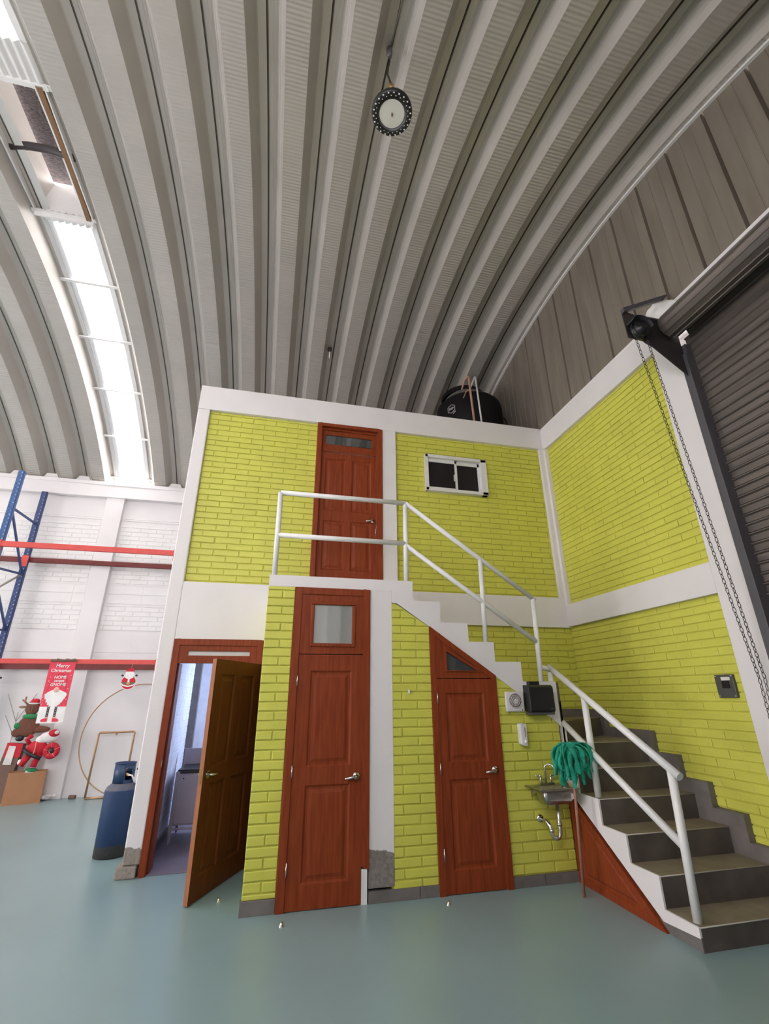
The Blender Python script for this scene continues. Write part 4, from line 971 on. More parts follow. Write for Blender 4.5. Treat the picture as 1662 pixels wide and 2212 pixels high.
mb.tube(pts, 0.017, 12); mb.tube([(dx, dy, 0.50), (dx, dy, 0.47)], 0.022, 12); mb.tube([(dx - 0.08, dy + 0.01, 0.45), (dx - 0.08, dy + 0.01, 0.425)], 0.022, 12)
mb.lathe([(0.0001, -0.012), (0.03, -0.01), (0.034, 0)], (dx - 0.115, yw - 0.002, 0.51), 18, None, 'y')
mb.build('drain_trap', CHROME, SK)

# mop leaning upside down
MP = root('string_mop', (2.21, -1.42, 0), 'teal cloth string mop leaning head up beside the sink', 'mop')
mt_, mbm = Vector((2.232, -1.49, 1.125)), Vector((2.205, -1.43, 0.0))
mb = MB(); mb.tube([mbm, mt_], 0.0125, 10); mb.build('handle', MOPW, MP)
mb = MB(); rnd = random.Random(9); mb.keepnormals = True
c0 = mt_ + Vector((0.0, 0, 0.01))
for k in range(64):
    a = rnd.uniform(0, 2 * math.pi); lay = rnd.random(); Lr = 0.05 + 0.10 * lay; dz_ = rnd.uniform(0.17, 0.33)
    if math.cos(a) > 0.2: Lr *= 1.2; dz_ *= rnd.uniform(0.65, 0.95)
    dr_ = Vector((math.cos(a), math.sin(a) * 0.6, 0)); side = Vector((-math.sin(a), math.cos(a), 0)); w_ = rnd.uniform(0.014, 0.026)
    ph = rnd.uniform(0, 6.28); fr_ = rnd.uniform(5, 9); am = rnd.uniform(0.006, 0.018); V = []; n = 14
    for i in range(n + 1):
        t = i / n
        p = c0 + dr_ * (Lr * min(1, t * 1.7) ** 0.75 + 0.05 * t * lay) + Vector((0, 0, 0.05 * lay * math.sin(math.pi * min(1, t * 1.5)) - dz_ * max(0, t - 0.18) / 0.82 * (0.5 + 0.5 * t)))
        p += side * (am * math.sin(ph + fr_ * t)) + dr_ * (am * math.cos(ph + fr_ * 1.3 * t))
        an = ph + 1.6 * t + 0.5 * math.sin(fr_ * t)
        s2 = (side * math.cos(an) + dr_ * math.sin(an) + Vector((0, 0, 0.25 * math.sin(an * 2)))).normalized(); ww = w_ * (1.1 - 0.35 * t) * (1 + 0.25 * math.sin(fr_ * 2 * t + ph))
        V += [p - s2 * ww, p + dr_ * 0.005, p + s2 * ww]
    Fs = []
    for i in range(n): Fs += [(3 * i, 3 * i + 1, 3 * i + 4, 3 * i + 3), (3 * i + 1, 3 * i + 2, 3 * i + 5, 3 * i + 4)]
    mb.raw(V, Fs, None, True)
mb.blob(c0 + Vector((0, 0, 0.01)), 0.07, 0.05, 0.035, None, 14, 8)
o = mb.build('mop_head', TEAL, MP); md = o.modifiers.new('solid', 'SOLIDIFY'); md.thickness = 0.003

# door stops on floor
for (x_, y_, lb) in ((-0.286, -1.353, 'small chrome floor door stop in front of the tall narrow door'), (-0.782, -0.766, 'small chrome floor door stop beside the open door leaf'), (1.048, -1.297, 'small chrome floor door stop in front of the sloping door')):
    mb = MB(); mb.lathe([(0.0001, 0.028), (0.008, 0.027), (0.014, 0.018), (0.017, 0.006), (0.019, 0.0)], (x_, y_, 0), 16)
    tag(mb.build('door_stop', CHROME, None, loc=(x_, y_, 0)), lb, 'door stop', 'floor door stops')

# hook on lime wall (small white hook between pillar and sloping door)
mb = MB(); mb.box(0.795, 0.812, YE - 0.022, YE + 0.004, 1.60, 1.635); tag(mb.build('wall_hook', PLASTW, None, bev=0.003, loc=(0.80, YE, 1.6)), 'tiny white wall hook on the lime brick between pillar and sloping door', 'hook')

# ================================================================== WATER TANK ON THE BLOCK ROOF
TK = root('water_tank', (2.74, 1.1, 5.36), 'large black round water tank on top of the two storey block', 'water tank')
mb = MB(); R = 0.60; zc = 5.36
mb.lathe([(0.0001, 0.02), (R, 0.02), (R, 1.12), (R - 0.015, 1.18), (R - 0.06, 1.235), (R - 0.14, 1.275), (R - 0.26, 1.33), (0.30, 1.40)], (2.74, 1.1, zc), 48, None); mb.build('body', TANK, TK)
mb = MB(); mb.lathe([(0.43, 1.235), (0.40, 1.33), (0.30, 1.42), (0.0001, 1.44)], (2.70, 1.1, zc + 0.04), 40, None); tag(mb.build('lit_neck', TILE, TK), 'neck with light put into its grey brown colour', None)  # paler colour stands in for light falling on the black tank's neck
mb = MB(); mb.lathe([(0.40, 1.36), (0.405, 1.44), (0.36, 1.49), (0.0001, 1.52)], (2.66, 1.15, zc + 0.03), 40, None); mb.build('lid', TANK, TK)
mb = MB(); mb.tube([(3.30, 0.95, 6.45), (3.37, 0.9, 6.3), (3.39, 0.85, 6.0), (3.38, 0.85, 5.5)], 0.012, 8); mb.build('hose', DARK, TK)
mb = MB()
ang = math.radians(215); nrm = Vector((math.cos(ang), math.sin(ang), 0)); tg = Vector((-math.sin(ang), math.cos(ang), 0)); cc = Vector((2.74, 1.1, 0)) + nrm * (R + 0.004) + Vector((0, 0, 6.28))
hexo = [(0.0, 0.085), (0.07, 0.045), (0.07, -0.045), (0.0, -0.085), (-0.07, -0.045), (-0.07, 0.045)]
for i in range(6):
    a = hexo[i]; b = hexo[(i + 1) % 6]; mb.tube([cc + tg * a[0] + Vector((0, 0, a[1])), cc + tg * b[0] + Vector((0, 0, b[1]))], 0.006, 5)
mb.tube([cc + tg * 0.03 + Vector((0, 0, -0.11)), cc + tg * 0.085 + Vector((0, 0, -0.075))], 0.006, 5); mb.build('emblem', PLASTW, TK)
cu = bpy.data.curves.new('emblem_letters', 'FONT'); cu.body = 'IHP'; cu.size = 0.062; cu.extrude = 0.001; cu.align_x = 'CENTER'; cu.align_y = 'CENTER'; cu.offset = 0.002
to = bpy.data.objects.new('emblem_letters', cu); COL.objects.link(to); to.parent = TK; cu.materials.append(PLASTW)
Rm_ = Matrix(((tg.x, 0, nrm.x), (tg.y, 0, nrm.y), (0, 1, 0))).to_4x4(); Rm_.translation = cc + nrm * 0.003 - Vector((2.74, 1.1, 5.36)); to.matrix_local = Rm_; to_mesh_obj(to)
# two pipes in front of the tank
mb = MB(); mb.tube([(2.383, 0.16, 5.36), (2.335, 0.15, 6.53), (2.33, 0.16, 6.55), (2.27, 0.2, 6.47)], 0.018, 10); mb.tube([(2.28, 0.19, 6.49), (2.24, 0.25, 6.33)], 0.014, 8); mb.tube([(2.36, 0.16, 6.3), (2.34, 0.30, 6.34), (2.33, 0.4, 6.28)], 0.01, 8)
tag(mb.build('riser_pipe', COPPER, None, loc=(2.38, 0.15, 5.36)), 'orange brown riser pipe standing in front of the black tank', 'pipe')
mb = MB(); mb.tube([(2.512, 0.16, 5.36), (2.458, 0.15, 6.54), (2.45, 0.15, 6.555), (2.37, 0.18, 6.35)], 0.0145, 10)
tag(mb.build('riser_pipe', PLASTW, None, loc=(2.51, 0.15, 5.36)), 'thin white riser pipe with bent top in front of the black tank', 'pipe')
mb = MB(); mb.tube([(2.93, 2.2, 7.35), (2.93, 2.2, 7.02)], 0.03, 10, None, True, [0.05, 0.03]); mb.blob((2.93, 2.2, 7.02), 0.05, 0.05, 0.06, None, 10, 6)
tag(mb.build('pendant_socket', DARK, None, loc=(2.93, 2.2, 7.3)), 'black lamp socket hanging above the water tank', 'lamp socket')

# ================================================================== HIGH BAY LAMP
lxp, lyp, lz = 0.163, -3.226, 6.50
LP = root('high_bay_lamp', (lxp, lyp, lz), 'round black high bay lamp with pale lens hanging from the arch roof', 'lamp')
c = (lxp, lyp, lz)
mb = MB(); mb.lathe([(0.128, 0.012), (0.130, -0.004), (0.178, 0.0), (0.184, 0.01), (0.184, 0.04), (0.15, 0.06), (0.09, 0.085), (0.06, 0.12), (0.0001, 0.125)], c, 48); mb.build('housing', LEDB, LP)
mb = MB(); mb.lathe([(0.132, 0.0), (0.120, 0.012), (0.112, 0.012)], c, 40); mb.build('lens_rim', GUIDE, LP)
mb = MB(); mb.lathe([(0.0001, 0.004), (0.115, 0.006)], c, 40); mb.build('lens', LENS, LP)
mb = MB(); mb.tube([(c[0] - 0.004, c[1] - 0.014, lz), (c[0], c[1], lz - 0.004), (c[0] + 0.004, c[1] + 0.02, lz)], 0.006, 8, None, True, [0.002, 0.008, 0.002]); mb.build('lens_speck', RUST, LP)  # small dark dot at the lens centre
for k in range(22):
    a = 2 * math.pi * k / 22
    for rr, sz in ((0.168, 0.0065), (0.146, 0.004)):
        a2 = a + (0.14 if rr < 0.15 else 0)
        mb = MB(); mb.box(c[0] + rr * math.cos(a2) - sz, c[0] + rr * math.cos(a2) + sz, c[1] + rr * math.sin(a2) - sz * 0.7, c[1] + rr * math.sin(a2) + sz * 0.7, lz - 0.006, lz - 0.001)
        mb.build('vent_slot', FRAMEW, LP)
for k in range(20):
    a = 2 * math.pi * k / 20; mb = MB(); u_ = Vector((math.cos(a), math.sin(a), 0)); w_ = Vector((-math.sin(a), math.cos(a), 0)) * 0.003
    A = Vector(c)
    P4 = [A + u_ * 0.06 + Vector((0, 0, .05)), A + u_ * 0.178 + Vector((0, 0, .045)), A + u_ * 0.15 + Vector((0, 0, .085)), A + u_ * 0.06 + Vector((0, 0, .13))]
    mb.raw([p - w_ for p in P4] + [p + w_ for p in P4], [(0, 1, 2, 3), (4, 5, 6, 7), (0, 1, 5, 4), (1, 2, 6, 5), (2, 3, 7, 6), (3, 0, 4, 7)]); mb.build('cooling_fin', LEDB, LP)
mb = MB(); mb.tube([(lxp, lyp, lz + 0.12), (lxp, lyp, lz + 0.30)], 0.05, 16, None, True, [0.055, 0.045]); mb.tube([(lxp, lyp, lz + 0.30), (lxp, lyp, lz + 0.38)], 0.022, 12); mb.build('driver', LEDB, LP)
mb = MB(); mb.tube([(lxp, lyp, lz + 0.37), (lxp, lyp, lz + 0.44)], 0.025, 12); mb.build('hook_fitting', BRASS, LP)
zj = 7.45
mb = MB(); mb.tube([(lxp, lyp, lz + 0.43), (lxp - 0.01, lyp, lz + 0.50), (lxp - 0.035, lyp, lz + 0.60), (lxp - 0.03, lyp - 0.0, lz + 0.72), (lxp - 0.015, lyp, lz + 0.82), (lxp - 0.01, lyp, zj)], 0.009, 8); mb.build('cord', LEDB, LP)
mb = MB(); mb.tube([(lxp - 0.015, lyp - 0.02, zj - 0.09), (lxp - 0.02, lyp - 0.02, zj - 0.02), (lxp - 0.015, lyp, zj + 0.09), (lxp, lyp, zj + 0.14)], 0.03, 10, None, True, [0.018, 0.032, 0.03, 0.012]); mb.build('connector', GUIDE, LP)
mb = MB(); pts = [(0.158 + 0.012 * math.sin(i), -3.2 - i * 0.35, arc(-3.2 - i * 0.35, 0.165)) for i in range(10)]; mb.tube(pts, 0.007, 6)
tag(mb.build('ceiling_wire', WIRE, None, loc=pts[0]), 'thin grey wire running along the roof seam to the lamp', 'wire')
# small bulb holder further back on the roof
mb = MB(); mb.lathe([(0.0001, 0.06), (0.04, 0.05), (0.035, 0.0), (0.012, -0.03)], (0.095, 1.10, 7.44), 14, BRKT); mb.tube([(0.095, 1.10, 7.42), (0.095, 1.10, 7.27)], 0.012, 8, PLASTW)
tag(mb.build('tube_bulb', None, None, loc=(0.095, 1.1, 7.45)), 'tiny white bulb hanging from the arch roof above the upper door', 'bulb')

# ================================================================== GAS CYLINDER
GS = root('gas_cylinder', (-2.035, 0.80, 0), 'tall dusty blue gas cylinder beside the white corner column', 'gas cylinder')
c = (-2.035, 0.80, 0); R = 0.168
mb = MB(); mb.lathe([(0.150, 0.0), (R, 0.005), (R, 0.60), (R - 0.004, 0.625)], c, 36, GASM); mb.lathe([(R - 0.004, 0.625), (R - 0.02, 0.655), (R - 0.05, 0.68), (0.09, 0.695), (0.0001, 0.70)], c, 36, DUSTB); mb.build('tank_body', None, GS)
mb = MB(); n = 36; Rc = 0.108; V = []; Fs = []
for i in range(n):
    a = 2 * math.pi * i / n
    V += [(c[0] + Rc * math.cos(a), c[1] + Rc * math.sin(a), 0.685), (c[0] + Rc * math.cos(a), c[1] + Rc * math.sin(a), 0.885)]
for i in range(n):
    am = math.degrees(2 * math.pi * (i + .5) / n)
    if 285 < am < 330: # opening for the valve
        continue
    Fs.append((2 * i, 2 * ((i + 1) % n), 2 * ((i + 1) % n) + 1, 2 * i + 1))
mb.keepnormals = True; mb.raw(V, Fs, None, True); o = mb.build('collar', BLUE, GS); md = o.modifiers.new('solid', 'SOLIDIFY'); md.thickness = 0.006
mb = MB(); mb.tube([(c[0] + Rc * math.cos(a_), c[1] + Rc * math.sin(a_), 0.885) for a_ in [2 * math.pi * k / 30 for k in range(30)]], 0.006, 6, None, False, None, True)
mb.build('collar_ring', BLUE, GS)
th = [math.radians(285 + 45 * k / 8) for k in range(9)]
for z_ in (0.70, 0.875):
    mb = MB(); mb.raw([(c[0] + Rc * math.cos(t_), c[1] + Rc * math.sin(t_), z_ + e) for t_ in th for e in (-0.02, 0.02)], [(2 * i, 2 * i + 2, 2 * i + 3, 2 * i + 1) for i in range(8)]); mb.build('collar_edge', BLUE, GS)
mb = MB(); mb.tube([(c[0], c[1], 0.69), (c[0], c[1], 0.80)], 0.02, 10); mb.tube([(c[0] + 0.0, c[1], 0.775), (c[0] + 0.07, c[1] - 0.11, 0.775)], 0.014, 10); mb.lathe([(0.0001, 0.03), (0.03, 0.025), (0.03, 0.0), (0.0001, 0)], (c[0], c[1], 0.80), 14); mb.build('valve', BRASS, GS)
mb = MB(); mb.tube([(c[0] + 0.07, c[1] - 0.11, 0.775), (c[0] + 0.11, c[1] - 0.12, 0.77), (c[0] + 0.14, c[1] - 0.09, 0.70), (c[0] + 0.18, c[1] + 0.1, 0.72), (c[0] + 0.24, c[1] + 0.3, 0.85)], 0.009, 8); mb.build('hose', PLASTW, GS)
mb = MB()
for (y_, z_, m_) in ((0.95, 0.84, PLASTW), (0.95, 0.80, DARK), (0.95, 0.77, PLASTW)): mb.tube([(-1.94, y_, z_), (-1.735, y_, z_ + 0.02)], 0.012, 8, m_)
tag(mb.build('gas_pipe', None, None, loc=(-1.84, 0.95, 0.8)), 'pair of thin gas pipes between the blue cylinder and the white corner', 'pipe')

# ================================================================== PALLET RACK
RK = root('pallet_rack', (-3.8, 3.7, 0), 'blue and red steel pallet rack against the white back wall', 'pallet rack')
def upright(name, x, y, mt, h=5.45, dirn=1):
    """C section post with two columns of see-through holes"""
    mb = MB(); w_ = 0.094; x0 = x; x1 = x + w_; t = 0.004
    a, b, c_, d_, e, f = x0, x0 + 0.022, x0 + 0.034, x0 + 0.060, x0 + 0.072, x1
    for (p, q) in ((a, b), (c_, d_), (e, f)): mb.box(p, q, y, y + t, 0, h)
    z = 0.04
    while z < h:
        for (p, q) in ((b, c_), (d_, e)): mb.box(p, q, y, y + t, z + 0.018, min(z + 0.0745, h))
        z += 0.0745
    for p in (x0, x1 - t): mb.box(p, p + t, y, y + 0.07, 0, h)
    o = mb.build(name, mt, RK); mb2 = MB(); mb2.box(x0 - 0.03, x1 + 0.03, y - 0.02, y + 0.10, 0, 0.008); mb2.build('foot_plate', mt, RK); return o
for (x, mts) in ((-5.262, (RBLUE, RBLUE2)), (-2.385, (RBLUE, RBLUE2)), (-8.139, (RBLUE, RBLUE2))):
    upright('upright', x, 3.20, mts[0]); upright('upright', x, 4.16, mts[1])
    xm = x + 0.047
    nodes = [(3.24, 4.74), (4.19, 4.76), (3.24, 4.74), (4.19, 3.755), (3.24, 3.65), (4.19, 2.72), (3.24, 2.64), (4.19, 1.7), (3.24, 1.6), (4.19, 0.7), (3.24, 0.6)]
    for k in range(len(nodes) - 1):
        (ya, za1), (yb1, zb1) = nodes[k], nodes[k + 1]
        if k == 1: continue
        mb = MB(); dv = Vector((0, yb1 - ya, zb1 - za1)).normalized(); nv_ = Vector((0, -dv.z, dv.y)) * 0.018; A = Vector((xm, ya, za1)); B = Vector((xm, yb1, zb1)); xx = Vector((0.014, 0, 0))
        V = [A - nv_ - xx, A + nv_ - xx, A + nv_ + xx, A - nv_ + xx, B - nv_ - xx, B + nv_ - xx, B + nv_ + xx, B - nv_ + xx]
        mb.raw(V, [(0, 1, 2, 3), (4, 5, 6, 7), (0, 1, 5, 4), (1, 2, 6, 5), (2, 3, 7, 6), (3, 0, 4, 7)]); mb.build('brace', RBLUE2 if k < 6 else RBLUE2, RK)
mb = MB(); mb.tube([(-5.215, 4.17, 3.74), (-5.20, 3.2, 3.15)], 0.018, 8); tag(mb.build('brace', WIRE, RK), 'bare grey steel brace', None)
for (z0_, z1_) in ((3.998, 4.092), (2.068, 2.165)):
    for (xa_, xb_) in ((-5.17, -2.39), (-8.05, -5.262)):
        for yv_ in (3.150, 4.215):
            if z0_ < 3: z0_, z1_ = (2.092, 2.165) if yv_ < 4 else (2.052, 2.15)
            mb = MB(); mb.box(xa_, xb_, yv_, yv_ + 0.045, z0_, z1_); mb.box(xa_, xb_, yv_ + (0.045 if yv_ < 4 else -0.012), yv_ + (0.057 if yv_ < 4 else 0.0), z0_, z1_ - 0.035)
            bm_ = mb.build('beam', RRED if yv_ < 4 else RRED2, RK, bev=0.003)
            for xe in (xa_, xb_ - 0.04):
                mb = MB(); mb.box(xe - 0.045 if xe == xa_ else xe + 0.03, xe + 0.01 if xe == xa_ else xe + 0.085, yv_ - 0.004 if yv_ < 4 else yv_ - 0.062, yv_ + 0.05 if yv_ < 4 else yv_ - 0.055, z0_ - 0.10, z1_ + 0.02); mb.build('beam_connector', RRED, bm_)

# ================================================================== CHRISTMAS CORNER
# banner hung over the front lower beam
BY = 3.142
bn = root('christmas_banner', (-3.78, BY, 2.12), 'red hanging banner reading Merry Christmas with a bearded gnome, on the rack beam', 'banner')
bx0, bx1 = -3.962, -3.592; T_ = 2.125
def q2(mb, pts, y, th, mt=None): mb.prism(pts, y - th, y, 'y', mt)
mb = MB(); q2(mb, [(bx0, 1.452), (bx1, 1.452), (bx1, 2.11), (bx0, 2.11)], BY, 0.003); mb.build('red_cloth', PINKRED, bn)
mb = MB(); q2(mb, [(bx0, 1.215), (bx1 - 0.06, 1.215), (bx1, 1.235), (bx1, 1.452), (bx0, 1.452)], BY, 0.003); mb.build('white_cloth', FELTW, bn)
mb = MB()
rnd = random.Random(4)
for k in range(26): mb.blob((bx0 + 0.008 + (bx1 - bx0 - 0.01) * k / 25, BY - 0.008, 2.145 + rnd.uniform(-.008, .008)), 0.014, 0.012, 0.022, None, 8, 5)
mb.build('tinsel_trim', RUST, bn)
gx = (bx0 + bx1) / 2 - 0.005
mb = MB(); hat = [(gx - 0.135, 1.665), (gx - 0.12, 1.77), (gx - 0.075, 1.87), (gx - 0.01, 1.945), (gx + 0.05, 1.945), (gx + 0.10, 1.90), (gx + 0.125, 1.80), (gx + 0.13, 1.66), (gx + 0.06, 1.69), (gx, 1.72), (gx - 0.06, 1.69)]
q2(mb, hat, BY - 0.003, 0.0015); mb.build('gnome_hat', BERRY, bn)
mb = MB(); hat2 = [(gx + (x - gx) * 0.93, 1.70 + (z - 1.70) * 0.94 - 0.002) for x, z in hat]; q2(mb, hat2, BY - 0.0045, 0.001); mb.build('gnome_hat_face', PINKRED, bn)
bd = []; nb = 40
up_ = [(gx - 0.155, 1.625), (gx - 0.10, 1.67), (gx - 0.05, 1.695), (gx, 1.715), (gx + 0.05, 1.695), (gx + 0.10, 1.675), (gx + 0.15, 1.65)]
lowp = []
for k in range(25):
    t = k / 24; x = gx + 0.165 - 0.33 * t; zl = 1.42 + 0.20 * abs(2 * t - 1) ** 2.0; lowp.append((x + (0.008 if k % 2 else 0), zl + (0.03 if k % 2 else 0)))
mb = MB(); q2(mb, up_ + lowp, BY - 0.0055, 0.002); mb.build('gnome_beard', FELTW, bn)
mb = MB(); mb.blob((gx + 0.0, BY - 0.008, 1.70), 0.038, 0.006, 0.040, None, 18, 10); mb.build('gnome_nose', SKIN, bn)
for sx_ in (-0.07, 0.035):
    x_ = gx + sx_; mb = MB(); q2(mb, [(x_, 1.30), (x_ + 0.036, 1.30), (x_ + 0.036, 1.47), (x_, 1.47)], BY - 0.003, 0.0015); lg = mb.build('gnome_leg', BRKT, bn)
    for kk in range(4):
        mb = MB(); mb.blob((x_ + 0.018, BY - 0.005, 1.325 + 0.035 * kk), 0.005, 0.001, 0.005, None, 8, 5); mb.build('dot', FELTW, lg)
    s_ = -1 if sx_ < 0 else 1; ft = [(x_ + 0.018 + 0.02 * -s_, 1.232), (x_ + 0.018 + s_ * 0.055, 1.232), (x_ + 0.018 + s_ * 0.075, 1.245), (x_ + 0.018 + s_ * 0.065, 1.27), (x_ + 0.018 + s_ * 0.02, 1.285), (x_ + 0.018 + 0.02 * -s_, 1.285)]
    mb = MB(); q2(mb, ft, BY - 0.003, 0.002); mb.build('gnome_shoe', PINKRED, bn)
    mb = MB(); q2(mb, [(x_ - 0.004, 1.283), (x_ + 0.040, 1.283), (x_ + 0.040, 1.305), (x_ - 0.004, 1.305)], BY - 0.004, 0.0015); mb.build('gnome_sock', SKIN, bn)
mb = MB()
for k in range(34):
    side = rnd.random() < 0.5
    x_ = rnd.uniform(bx0 + 0.012, gx - 0.12) if side else rnd.uniform(gx + 0.12, bx1 - 0.012); z_ = rnd.uniform(1.47, 1.95 if rnd.random() < .8 else 2.08); s_ = rnd.uniform(0.003, 0.009)
    mb.prism([(x_ - s_, z_), (x_ - s_ * .25, z_ - s_ * .25), (x_, z_ - s_), (x_ + s_ * .25, z_ - s_ * .25), (x_ + s_, z_), (x_ + s_ * .25, z_ + s_ * .25), (x_, z_ + s_), (x_ - s_ * .25, z_ + s_ * .25)], BY - 0.0045, BY - 0.003, 'y')
mb.build('snow_stars', FELTW, bn)
def text(body, x, z, size, y, parent, mt, shear=0.1, off=0.001):
    cu = bpy.data.curves.new('lettering', 'FONT'); cu.body = body; cu.size = size; cu.extrude = 0.0006; cu.align_x = 'CENTER'; cu.shear = shear; cu.offset = off
    to = bpy.data.objects.new('lettering', cu); COL.objects.link(to); to.parent = parent; to.location = Vector((x, y, z)) - ORG[parent.name]; to.rotation_euler = (math.radians(90), 0, 0); cu.materials.append(mt); return to_mesh_obj(to)
text('Merry', gx + 0.01, 2.035, 0.078, BY - 0.005, bn, FELTW); text('Christmas', gx, 1.965, 0.070, BY - 0.005, bn, FELTW)
text('HOME', gx + 0.015, 1.865, 0.062, BY - 0.0075, bn, FELTW); text('sweet', gx + 0.01, 1.815, 0.060, BY - 0.0075, bn, FELTW); text('GNOME', gx + 0.005, 1.755, 0.062, BY - 0.0075, bn, FELTW)

# round hanging decorations
def ornament(x, y, z, label):
    R_ = root('hanging_ornament', (x, y, z), label, 'ornament', 'bearded hanging ornaments')
    mb = MB(); mb.prism([(x + 0.118 * math.cos(2 * math.pi * k / 28), z - 0.09 + 0.118 * math.sin(2 * math.pi * k / 28)) for k in range(28)], y - 0.004, y, 'y'); mb.build('backing', FELTW, R_)
    mb = MB(); mb.prism([(x + 0.106 * math.cos(2 * math.pi * k / 28), z - 0.09 + 0.106 * math.sin(2 * math.pi * k / 28)) for k in range(28)], y - 0.010, y - 0.004, 'y'); mb.build('coat', RED, R_)
    mb = MB(); mb.prism([(x - 0.105, z - 0.115), (x - 0.08, z - 0.145), (x, z - 0.165), (x + 0.08, z - 0.145), (x + 0.105, z - 0.115), (x + 0.102, z - 0.10), (x + 0.07, z - 0.128), (x, z - 0.145), (x - 0.07, z - 0.128), (x - 0.102, z - 0.10)], y - 0.013, y - 0.010, 'y'); mb.build('coat_hem', FELTW, R_)
    mb = MB(); mb.prism([(x - 0.10, z - 0.085), (x + 0.10, z - 0.085), (x + 0.085, z - 0.118), (x, z - 0.138), (x - 0.085, z - 0.118)], y - 0.012, y - 0.010, 'y'); bl = mb.build('belt', RUST, R_)
    mb = MB(); mb.box(x - 0.025, x + 0.025, y - 0.014, y - 0.012, z - 0.128, z - 0.09); mb.build('buckle', BRASS, bl)
    mb = MB(); mb.box(x - 0.014, x + 0.014, y - 0.0125, y - 0.010, z - 0.088, z - 0.03); mb.build('coat_trim', FELTW, R_)
    mb = MB(); mb.prism([(x - 0.075, z + 0.02), (x - 0.06, z - 0.02), (x, z - 0.05), (x + 0.06, z - 0.02), (x + 0.075, z + 0.02), (x + 0.055, z + 0.085), (x - 0.055, z + 0.085)], y - 0.016, y - 0.004, 'y'); mb.build('beard', FELTW, R_)
    mb = MB(); mb.prism([(x - 0.07, z + 0.075), (x + 0.065, z + 0.075), (x + 0.055, z + 0.11), (x + 0.02, z + 0.135), (x - 0.03, z + 0.12)], y - 0.018, y - 0.004, 'y'); mb.build('hat', RED, R_)
    for s_ in (-1, 1):
        mb = MB(); mb.blob((x + s_ * 0.105, y - 0.008, z + 0.015), 0.02, 0.006, 0.017, None, 10, 6); mb.build('mitten', DARK, R_)
    mb = MB(); mb.tube([(x + 0.01, y - 0.006, z + 0.13), (x + 0.012, y - 0.006, z + 0.21)], 0.002, 5); mb.build('cord', SKIN, R_)
ornament(-2.757, 3.14, 1.900, 'round red bearded ornament hanging from the rack beam beside the white corner')
ornament(-4.70, 3.14, 1.860, 'round red bearded ornament at the left picture edge under the rack beam')

# reindeer figure on wall
y0 = 4.17
RD = root('reindeer_figure', (-4.45, y0, 1.0), 'brown felt reindeer figure with green scarf above the cardboard box', 'decoration')
mb = MB(); mb.blob((-4.46, y0, 1.13), 0.17, 0.045, 0.17, None, 20, 12); mb.blob((-4.30, y0, 1.08), 0.19, 0.03, 0.055, None, 16, 8); mb.blob((-4.60, y0, 1.03), 0.09, 0.03, 0.07, None, 14, 8); mb.build('body', BROWN, RD)
mb = MB(); mb.blob((-4.455, y0 - 0.02, 1.415), 0.11, 0.045, 0.12, None, 18, 10); mb.build('head', BROWN, RD)
mb = MB(); mb.blob((-4.45, y0 - 0.02, 1.285), 0.125, 0.055, 0.045, None, 18, 8); mb.build('scarf', GREEN, RD)
mb = MB(); mb.blob((-4.43, y0 - 0.03, 1.525), 0.075, 0.035, 0.045, None, 14, 8); hh = mb.build('hat', RED, RD)
mb = MB(); mb.blob((-4.445, y0 - 0.035, 1.49), 0.085, 0.04, 0.018, None, 14, 6); mb.build('hat_brim', FELTW, hh)
for s_ in (-1, 1):
    mb = MB(); bx_ = -4.455 + s_ * 0.09; mb.tube([(bx_, y0, 1.47), (bx_ + s_ * 0.06, y0, 1.52), (bx_ + s_ * 0.05, y0, 1.60)], 0.016, 8); mb.tube([(bx_ + s_ * 0.05, y0, 1.51), (bx_ + s_ * 0.10, y0, 1.55)], 0.013, 8); mb.build('antler', TAN, RD)
    mb = MB(); mb.blob((bx_ + s_ * 0.07, y0 - 0.01, 1.435), 0.06, 0.02, 0.022, None, 12, 6); mb.build('ear', TAN, RD)
mb = MB(); mb.blob((-4.62, y0 - 0.02, 1.14), 0.05, 0.03, 0.05, None, 12, 8); mb.build('mitten', GREEN, RD)
mb = MB(); mb.blob((-4.24, y0 - 0.03, 1.57), 0.05, 0.03, 0.04, None, 12, 8); mb.build('paw', DARK, RD)
mb = MB(); mb.blob((-4.53, y0 - 0.03, 0.945), 0.065, 0.03, 0.045, None, 12, 8); mb.build('hoof', DARK, RD)
mb = MB(); mb.tube([(-4.49, y0 - 0.065, 1.44), (-4.47, y0 - 0.07, 1.36), (-4.44, y0 - 0.07, 1.36), (-4.44, y0 - 0.065, 1.46)], 0.004, 5); mb.build('bridle', TAN, RD)

# cardboard box with plush figures
cb = root('cardboard_box', (-4.2, 4.08, 0), 'open brown cardboard box on the floor below the reindeer', 'box')
P1, P2 = Vector((-4.46, 3.905, 0)), Vector((-3.975, 4.045, 0)); dpt = Vector((-0.07, 0.20, 0))
q = [P1, P2, P2 + dpt, P1 + dpt]
for i in range(4):
    a, b = q[i], q[(i + 1) % 4]; nrm = (b - a).normalized().cross(Vector((0, 0, 1))) * 0.004; mb = MB(); Hb = Vector((0, 0, 0.46))
    mb.raw([a, b, b + Hb, a + Hb, a + nrm, b + nrm, b + Hb + nrm, a + Hb + nrm], [(0, 1, 2, 3), (4, 5, 6, 7), (0, 1, 5, 4), (1, 2, 6, 5), (2, 3, 7, 6), (3, 0, 4, 7)]); mb.build('side', CARD, cb)
mb = MB(); mb.raw([tuple(p + Vector((0, 0, z_))) for z_ in (0.40, 0.41) for p in q], [(0, 1, 2, 3), (4, 5, 6, 7), (0, 1, 5, 4), (1, 2, 6, 5), (2, 3, 7, 6), (3, 0, 4, 7)]); mb.build('shade_sheet', DARKM, cb)  # dark sheet across the box stands in for the shade inside
